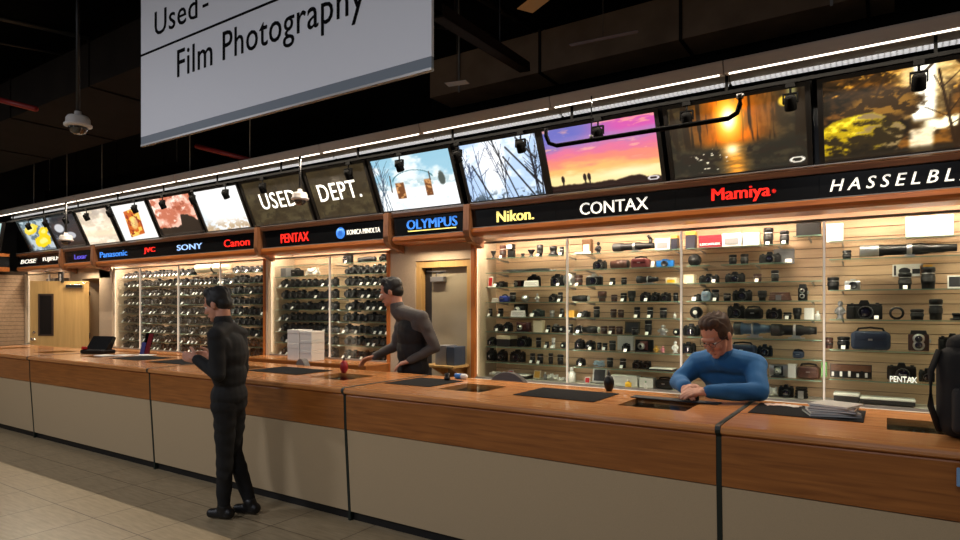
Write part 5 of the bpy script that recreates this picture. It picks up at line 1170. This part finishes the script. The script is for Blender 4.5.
M_skin = mat('skin', (196, 138, 112), .5, vary=.06, vscale=14)
def hand(bl, wrist, d, pn, thumb, curl=.5, s=1.0):
    """palm and five fingers; d = finger direction, pn = palm side, thumb = thumb side"""
    w = Vector(wrist); d = Vector(d).normalized(); pn = Vector(pn); pn = (pn - d * pn.dot(d)).normalized(); th = d.cross(pn)
    if th.dot(Vector(thumb)) < 0: th = -th
    bl.cone(w, .026 * s, w + d * .03 * s, .03 * s, .75)
    for k in range(4):
        b = w + d * .03 * s + th * (.026 - .0175 * k) * s; bl.cone(w + th * (.016 - .011 * k) * s, .017 * s, b + d * .055 * s, .0125 * s)
        p = b + d * (.06 - .004 * abs(k - 1)) * s; a = .25 * curl; L = [.04, .045, .042, .034][k] * s; r = [.0095, .0098, .0095, .0085][k] * s
        for j in range(3):
            a += curl * [.5, .7, .6][j]; q = p + (d * math.cos(a) + pn * math.sin(a)) * L * [1, .68, .52][j]
            bl.cone(p, r, q, r * .9, 1, 10); p = q; r *= .9
    p = w + d * .018 * s + th * .022 * s
    for j, L in enumerate((.042, .034, .026)):
        a = .35 + .25 * j * curl
        q = p + ((d * math.cos(.75 - .25 * j) + th * math.sin(.75 - .25 * j)) * math.cos(a * curl) + pn * math.sin(a * curl)) * L * s
        bl.cone(p, (.0135 - .0015 * j) * s, q, (.012 - .0015 * j) * s, 1, 10); p = q
def head(bl, c, yaw, pitch, neck, s=1.0):
    """local axes: x forward, y left, z up"""
    M = Matrix.Translation(Vector(c)) @ rotm(0, 0, yaw) @ rotm(0, pitch, 0) @ Matrix.Scale(s, 4)
    E_ = lambda p, r: bl.ell(p, r, M)
    E_((-.012, 0, .035), (.098, .077, .09)); E_((.03, 0, -.03), (.06, .061, .085)); E_((.042, 0, -.08), (.046, .05, .036)); E_((.076, 0, -.1), (.02, .024, .018))
    E_((.079, 0, .024), (.018, .052, .012)); E_((.094, 0, -.062), (.011, .023, .006)); E_((.092, 0, -.072), (.011, .02, .006))
    for y in (-1, 1): E_((.066, y * .036, -.03), (.024, .022, .024)); E_((-.008, y * .078, -.008), (.02, .011, .033)); E_((.006, y * .08, -.012), (.008, .006, .02))
    bl.cone(M @ Vector((.09, 0, .012)), .009 * s, M @ Vector((.112, 0, -.032)), .013 * s); E_((.1, .011, -.036), (.01, .009, .008)); E_((.1, -.011, -.036), (.01, .009, .008))
    bl.cone(M @ Vector((-.025, 0, -.06)), .056 * s, neck, .062 * s)
    return M
def hair(M, col, name, parent, quiff=.02):
    b = Blob(); E_ = lambda p, r: b.ell(p, r, M)
    E_((-.026, 0, .052), (.1, .083, .084)); E_((-.055, 0, -.005), (.066, .072, .07)); E_((.016, 0, .104), (.058, .067, .02 + quiff))
    for y in (-1, 1): E_((-.01, y * .058, .03), (.06, .028, .05)); E_((.005, y * .074, .0), (.012, .01, .035))
    def strands(p):
        q = M.inverted() @ p
        return Vector((0, 0, 1)) * .006 * math.sin(q.y * 190 + 25 * q.x + 5 * math.sin(q.x * 40)) * (1 if q.z > -.02 else .4)
    return b.build(name, col, parent, .006, 2, strands)
def eyes(M, parent):
    for y in (-1, 1):
        b = MB().ball((0, 0, 0), .0125, 0, 14, 10, M @ Matrix.Translation((.077, y * .031, .003)))
        b.ball((0, 0, 0), (.003, .0062, .0062), 1, 12, 8, M @ Matrix.Translation((.0885, y * .031, .002)))
        b.ball((0, 0, 0), (.0145, .0145, .011), 2, 14, 10, M @ Matrix.Translation((.0755, y * .031, .011)))
        b.build('eye', [M_white, mat('dark_iris', (40, 28, 20), .2), M_skin], parent)
def person(label, loc, P, R, headspec, cl, group=None, extra=None):
    """P joints (world), cl = clothing colours; one body surface with clothing children"""
    t = thing('person', label, 'person', loc); L0 = Vector(loc)
    J = {k: Vector(v) - L0 for k, v in P.items()}
    b = Blob(); M = head(b, Vector(headspec[0]) - L0, headspec[1], headspec[2], J['neck'], headspec[3] if len(headspec) > 3 else 1.)
    def torso(bl, g):
        lr = (J['ls'] - J['rs']).normalized()
        fz = (J['chest'] - J['pelvis']).normalized(); fw = lr.cross(fz)
        Mx = Matrix((lr, fw, fz)).transposed().to_4x4()
        E_ = lambda c, r: bl.ell((0, 0, 0), r, Matrix.Translation(c) @ Mx)
        E_(J['chest'], (.165 + g, .112 + g, .17 + g)); E_((J['chest'] + J['pelvis']) / 2, (.15 + g, .108 + g, .17 + g)); E_(J['pelvis'], (.165 + g, .12 + g, .13 + g))
        bl.cone(J['neck'] - (J['neck'] - J['chest']) * .14, .074 + g, J['ls'], .062 + g).cone(J['neck'] - (J['neck'] - J['chest']) * .14, .074 + g, J['rs'], .062 + g)
        bl.cone(J['chest'] + lr * .08, .09 + g, J['ls'], .06 + g).cone(J['chest'] - lr * .08, .09 + g, J['rs'], .06 + g)
    def arms(bl, g, cut=1.0):
        for a in 'lr':
            w = J[a + 'e'].lerp(J[a + 'w'], cut)
            bl.cone(J[a + 's'], .055 + g, J[a + 'e'], .042 + g * 1.1).cone(J[a + 'e'], .042 + g * 1.1, w, .03 + g)
    def legs(bl, g, cut=1.0):
        for a in 'lr':
            k = J[a + 'k'].lerp(J[a + 'a'], cut)
            bl.cone(J[a + 'h'], .085 + g, J[a + 'k'], .056 + g).cone(J[a + 'k'], .056 + g, J[a + 'k'].lerp(J[a + 'a'], .35), .056 + g).cone(J[a + 'k'].lerp(J[a + 'a'], .35), .056 + g, k, .04 + g)
    torso(b, -.012); arms(b, -.008); legs(b, -.012)
    for a in 'lr':
        hd, hp, ht, cu = headspec[4][a]; hand(b, J[a + 'w'], hd, hp, ht, cu)
        ft = Vector(headspec[5]); b.cone(J[a + 'a'], .032, J[a + 'a'] + ft * .06 - Vector((0, 0, J[a + 'a'].z + L0.z - .05)), .022)
    body = b.build('body', M_skin, t, .005, 3)
    hair(M, cl['hair'], 'hair', t); eyes(M, t)
    bk = cl.get('bulk', 0); top = Blob(); torso(top, .006 + bk); arms(top, .01 + bk * .7, .96)
    lr = (J['ls'] - J['rs']).normalized()
    def folds(p): return Vector((math.sin(p.z * 60 + p.x * 40), math.sin(p.x * 55 + p.z * 30), math.sin(p.y * 50 + p.z * 25))) * .0024 + Vector((0, 1, .4)) * (.003 * math.sin(26 * p.x + 34 * p.z + 2.5 * math.sin(18 * p.z)))
    sw = top.build(cl.get('top_name', 'sweater'), cl['top'], t, .008, 5, folds)
    col = Blob().cone(J['neck'].lerp(M @ Vector((-.025, 0, -.06)), -.1), .076, J['neck'].lerp(M @ Vector((-.025, 0, -.06)), .28), .07); col.build('collar', cl.get('collar', cl['top']), t, .006, 2)
    if 'vest' in cl:
        v = Blob(); J2 = dict(J); torso_g = .014
        fz = (J['chest'] - J['pelvis']).normalized(); fw = lr.cross(fz); Mx = Matrix((lr, fw, fz)).transposed().to_4x4()
        for c, r in ((J['chest'] - fz * .03, (.2, .145, .2)), ((J['chest'] + J['pelvis']) / 2, (.195, .145, .2)), (J['pelvis'], (.198, .15, .15))): v.ell((0, 0, 0), r, Matrix.Translation(c) @ Mx)
        v.build('vest', cl['vest'], t, .008, 5, folds)
    pt = Blob(); legs(pt, .006, .95)
    pt.cone(J['lh'], .1, J['rh'], .1); pt.cone(J['pelvis'], .125, (J['lh'] + J['rh']) / 2, .12); pt.build('trousers', cl['legs'], t, .009, 4, folds)
    for a in 'lr':
        s = Blob(); g = J[a + 'a'].copy(); g.z = -L0.z
        s.cone(g + Vector((0, 0, .045)) - ft * .08, .046, g + Vector((0, 0, .04)) + ft * .2, .036, 1.0).cone(J[a + 'a'], .05, g + Vector((0, 0, .05)) - ft * .02, .048)
        s.build('shoe', cl['shoe'], t, .007, 3, lambda p, z0=-L0.z: Vector((0, 0, max(0, z0 + .001 - p.z))))
    return t, M, J

M_hairbrown = mat('brown_hair', (66, 42, 26), .6, vary=.4, vscale=60); M_hairblack = mat('black_hair', (18, 15, 13), .6, vary=.3, vscale=60)
M_sweater = mat('blue_knit', (32, 96, 150), .85, bump=.25, bscale=250, vary=.12, vscale=12)
M_jean = mat('dark_trousers', (30, 32, 40), .85, bump=.2, bscale=300); M_shoe = mat('black_shoe', (16, 15, 15), .45)
yaw = math.atan2(-.95, -.42)
hc = at(716.5, 335, 4.24)
nk = hc + Vector((.02, .085, -.15))
tm, MH, JH = person('seated person in blue sweater leaning over the counter, looking down at their hands', (-.88, 4.62, 0), dict(
    neck=nk, chest=(-.90, 4.47, 1.13), pelvis=(-.88, 4.6, .84), ls=(-.72, 4.37, 1.215), rs=(-1.09, 4.43, 1.215), le=(-.665, 4.18, 1.072), re=(-1.2, 4.33, 1.085), lw=(-.93, 4.01, 1.072), rw=(-1.09, 4.09, 1.078),
    lh=(-.78, 4.58, .8), rh=(-.98, 4.6, .8), lk=(-.77, 4.42, .43), rk=(-1.0, 4.42, .43), la=(-.77, 4.52, .09), ra=(-1.0, 4.52, .09)), None,
    (hc, yaw, .62, 1.08, dict(l=((-.9, -.42, -.02), (-.2, .35, -.8), (-.4, .9, .3), .45), r=((.3, -.95, -.05), (.5, .3, -.7), (.9, .1, .3), .6)), (-.1, -.5, 0)),
    dict(hair=M_hairbrown, bulk=.01, top=M_sweater, legs=M_jean, shoe=M_shoe))
gl = MB()
for y in (-1, 1):
    gl.tube([MH @ Vector((.1 + .004 * 0, y * .031 + .021 * math.cos(a), .0 + .016 * math.sin(a))) for a in [2 * PI * k / 16 for k in range(17)]], .0016, 5)
    gl.tube([MH @ Vector(q) for q in ((.1, y * .052, .006), (.06, y * .076, .008), (-.01, y * .086, .006))], .0016, 5)
gl.tube([MH @ Vector((.101, -.01, .005)), MH @ Vector((.104, 0, .008)), MH @ Vector((.101, .01, .005))], .0016, 5)
gl.build('glasses', M_dark, tm)
st = thing('stool', 'round stool under the seated person, behind the counter', 'stool', (-.88, 4.77, 0))
MB().lathe([(0, .6), (.14, .6), (.15, .615), (.145, .632), (0, .637)], 24).build('seat', M_dark, st)
MB().lathe([(.11, 0), (.11, .02), (.03, .04), (.025, .6)], 20).build('pedestal', M_chrome, st)
q = at(686, 391, 3.98)
t = thing('pocket_camera', 'small dark camera held in the hands of the seated person', 'camera', (-1.035, 3.985, 1.012), -.35)
k_compact(t, .1, .05, .07, dict(tag=0)); 
desk_p = (-1.05, 4.12)
tag(MB().box(-.3, .26, -.05, .05, 0, .006, 0, .002).build('black_ledger', M_dark, None, (-1.12, 4.02 + .0, 1.0006), -.04), 'thin black folder under the hands of the seated person', 'folder')

# clerk standing behind the counter
Y = 4.62
hc = at(391, 292, Y); sh_ = at(412, 316, Y + .05); pv = at(413, 372, Y + .07); pv.z = 1.0
f = Vector((-.4, -.917, 0)); l = Vector((.917, -.4, 0))
P = dict(neck=hc + Vector((.06, .03, -.17)), chest=Vector((sh_.x + .0, sh_.y, 1.36)), pelvis=pv, ls=Vector((sh_.x, sh_.y, 1.5)) + l * .2, rs=Vector((sh_.x, sh_.y, 1.5)) - l * .2)
P['le'] = P['ls'] + Vector((.1, .08, -.28)); P['lw'] = P['le'] + Vector((-.2, -.14, -.13)); P['re'] = P['rs'] + Vector((-.08, -.02, -.29)); P['rw'] = P['re'] + Vector((-.1, -.2, -.1))
for a, s in (('l', 1), ('r', -1)):
    P[a + 'h'] = pv + l * .095 * s + Vector((0, 0, -.07)); P[a + 'k'] = pv + l * .1 * s + f * (.04) + Vector((0, 0, -.5)); P[a + 'a'] = pv + l * .1 * s + f * (.02 + .06 * s); P[a + 'a'].z = .09
person('standing person with dark hair, grey shirt and black vest, behind the counter', (pv.x, pv.y, 0), P, None,
    (hc, math.atan2(-.45, -.88), .3, 1.05, dict(l=((-.85, -.5, -.3), (.2, .4, -.9), (-.3, .9, .2), .5), r=((-.85, -.4, -.3), (.2, -.3, -.9), (-.3, -.9, .2), .5)), (-.43, -.25, 0)),
    dict(hair=M_hairblack, top=mat('grey_shirt', (84, 79, 76), .85, bump=.2, bscale=250, vary=.15, vscale=10), vest=mat('black_vest', (22, 22, 24), .8), legs=M_jean, shoe=M_shoe, top_name='shirt'))

# customer in front of the counter
f = Vector((-.9, -.436, 0)); l = Vector((.436, -.9, 0)); base = Vector((-4.18, 2.93, 0))
pv = base + Vector((0, 0, .92)) + f * .03
P = dict(neck=base + f * .08 + Vector((0, 0, 1.46)), chest=base + f * .03 + Vector((0, 0, 1.24)), pelvis=pv, ls=base + f * .04 + l * .165 + Vector((0, 0, 1.38)), rs=base + f * .04 - l * .165 + Vector((0, 0, 1.38)))
P['le'] = P['ls'] + Vector((0, 0, -.28)) + l * .03 - f * .03; P['lw'] = P['le'] + f * .2 - l * .05 + Vector((0, 0, .11)); P['re'] = P['rs'] + Vector((0, 0, -.28)) - f * .02; P['rw'] = P['re'] + f * .2 + l * .06 + Vector((0, 0, .1))
for a, s in (('l', 1), ('r', -1)):
    P[a + 'h'] = pv + l * .07 * s + Vector((0, 0, -.06)); P[a + 'k'] = base + l * .065 * s + f * .03 + Vector((0, 0, .48)); P[a + 'a'] = base + l * .065 * s + f * (-.03 + .07 * s); P[a + 'a'].z = .09
M_coat = mat('black_coat', (14, 14, 15), .85, bump=.2, bscale=200); M_bt = mat('black_trousers', (11, 11, 12), .85)
hc = P['neck'] + f * .05 + Vector((0, 0, .16))
person('standing person in black clothes seen side on, in front of the counter', tuple(base), P, None,
    (hc, math.atan2(f.y, f.x), .35, .98, dict(l=((-.9, -.43, .25), (-.4, .9, -.2), (0, 0, 1), .7), r=((-.9, -.43, .25), (.4, -.9, -.2), (0, 0, 1), .7)), tuple(f * .5)),
    dict(hair=M_hairblack, top=M_coat, legs=M_bt, shoe=M_shoe, top_name='coat'))

# ------------------------------------------------------------------ light
def area(name, loc, sx, sy, power, col, rot=(0, 0, 0), spread=None):
    d = bpy.data.lights.new(name, 'AREA'); d.shape = 'RECTANGLE'; d.size = sx; d.size_y = sy; d.energy = power; d.color = lin(col)[:3]
    if spread: d.spread = spread
    o = bpy.data.objects.new(name, d); COL.objects.link(o); o.location = loc; o.rotation_euler = rot; return o
for i, (x, y, z_, w, dd, p) in enumerate(LAMPS):
    area('cabinet_light', (x, y, z_ - .004), w, dd, 13.5 * p, (255, 232, 210), (math.radians(12), 0, 0))
for (x, y, z_, hgt, p) in FILL_LIGHTS: area('cabinet_fill', (x, y, z_), .012, hgt, 2.1 * p, (255, 238, 220), (PI / 2, 0, 0))  # added fill lights brightening the lower slatwall, no real fitting
for i in range(len(rails) - 1):
    c = (rails[i] + rails[i + 1]) / 2
    area('rail_light_lamp', (c, 4.775, 3.285), 1.36, .02, 20, (255, 238, 214))
for xx in (-4.0, -11.5): area('recess_light', (xx, 5.16, 2.26), .5, .05, 9, (255, 232, 200), (math.radians(-18), 0, 0))
# ceiling lamps of the shop floor behind the camera
for i, (x, y, p) in enumerate(((-9, -1.5, 150), (-4.5, -2.5, 140), (0, -2.5, 110))):
    area('shop_ceiling_light', (x, y, 4.6), 1.2, .3, p, (244, 246, 255))
w = bpy.data.worlds.new('dim_room'); w.use_nodes = True; scene.world = w
w.node_tree.nodes['Background'].inputs[0].default_value = (.5, .45, .4, 1); w.node_tree.nodes['Background'].inputs[1].default_value = .01

# ------------------------------------------------------------------ camera and view
cd = bpy.data.cameras.new('camera'); cam = bpy.data.objects.new('camera', cd); COL.objects.link(cam)
cam.location = (0, 0, CAMZ); cam.rotation_euler = (PI / 2, 0, YAW)
cd.sensor_width = 36; cd.lens = FPX / 960 * 36; cd.shift_y = (HOR - 270) / 960; cd.clip_start = .05
scene.camera = cam
scene.view_settings.view_transform = 'Standard'; scene.view_settings.look = 'None'; scene.view_settings.gamma = 1; scene.view_settings.exposure = 0
scene.cycles.use_denoising = True; scene.cycles.max_bounces = 8; scene.cycles.transparent_max_bounces = 24; scene.cycles.sample_clamp_indirect = 4
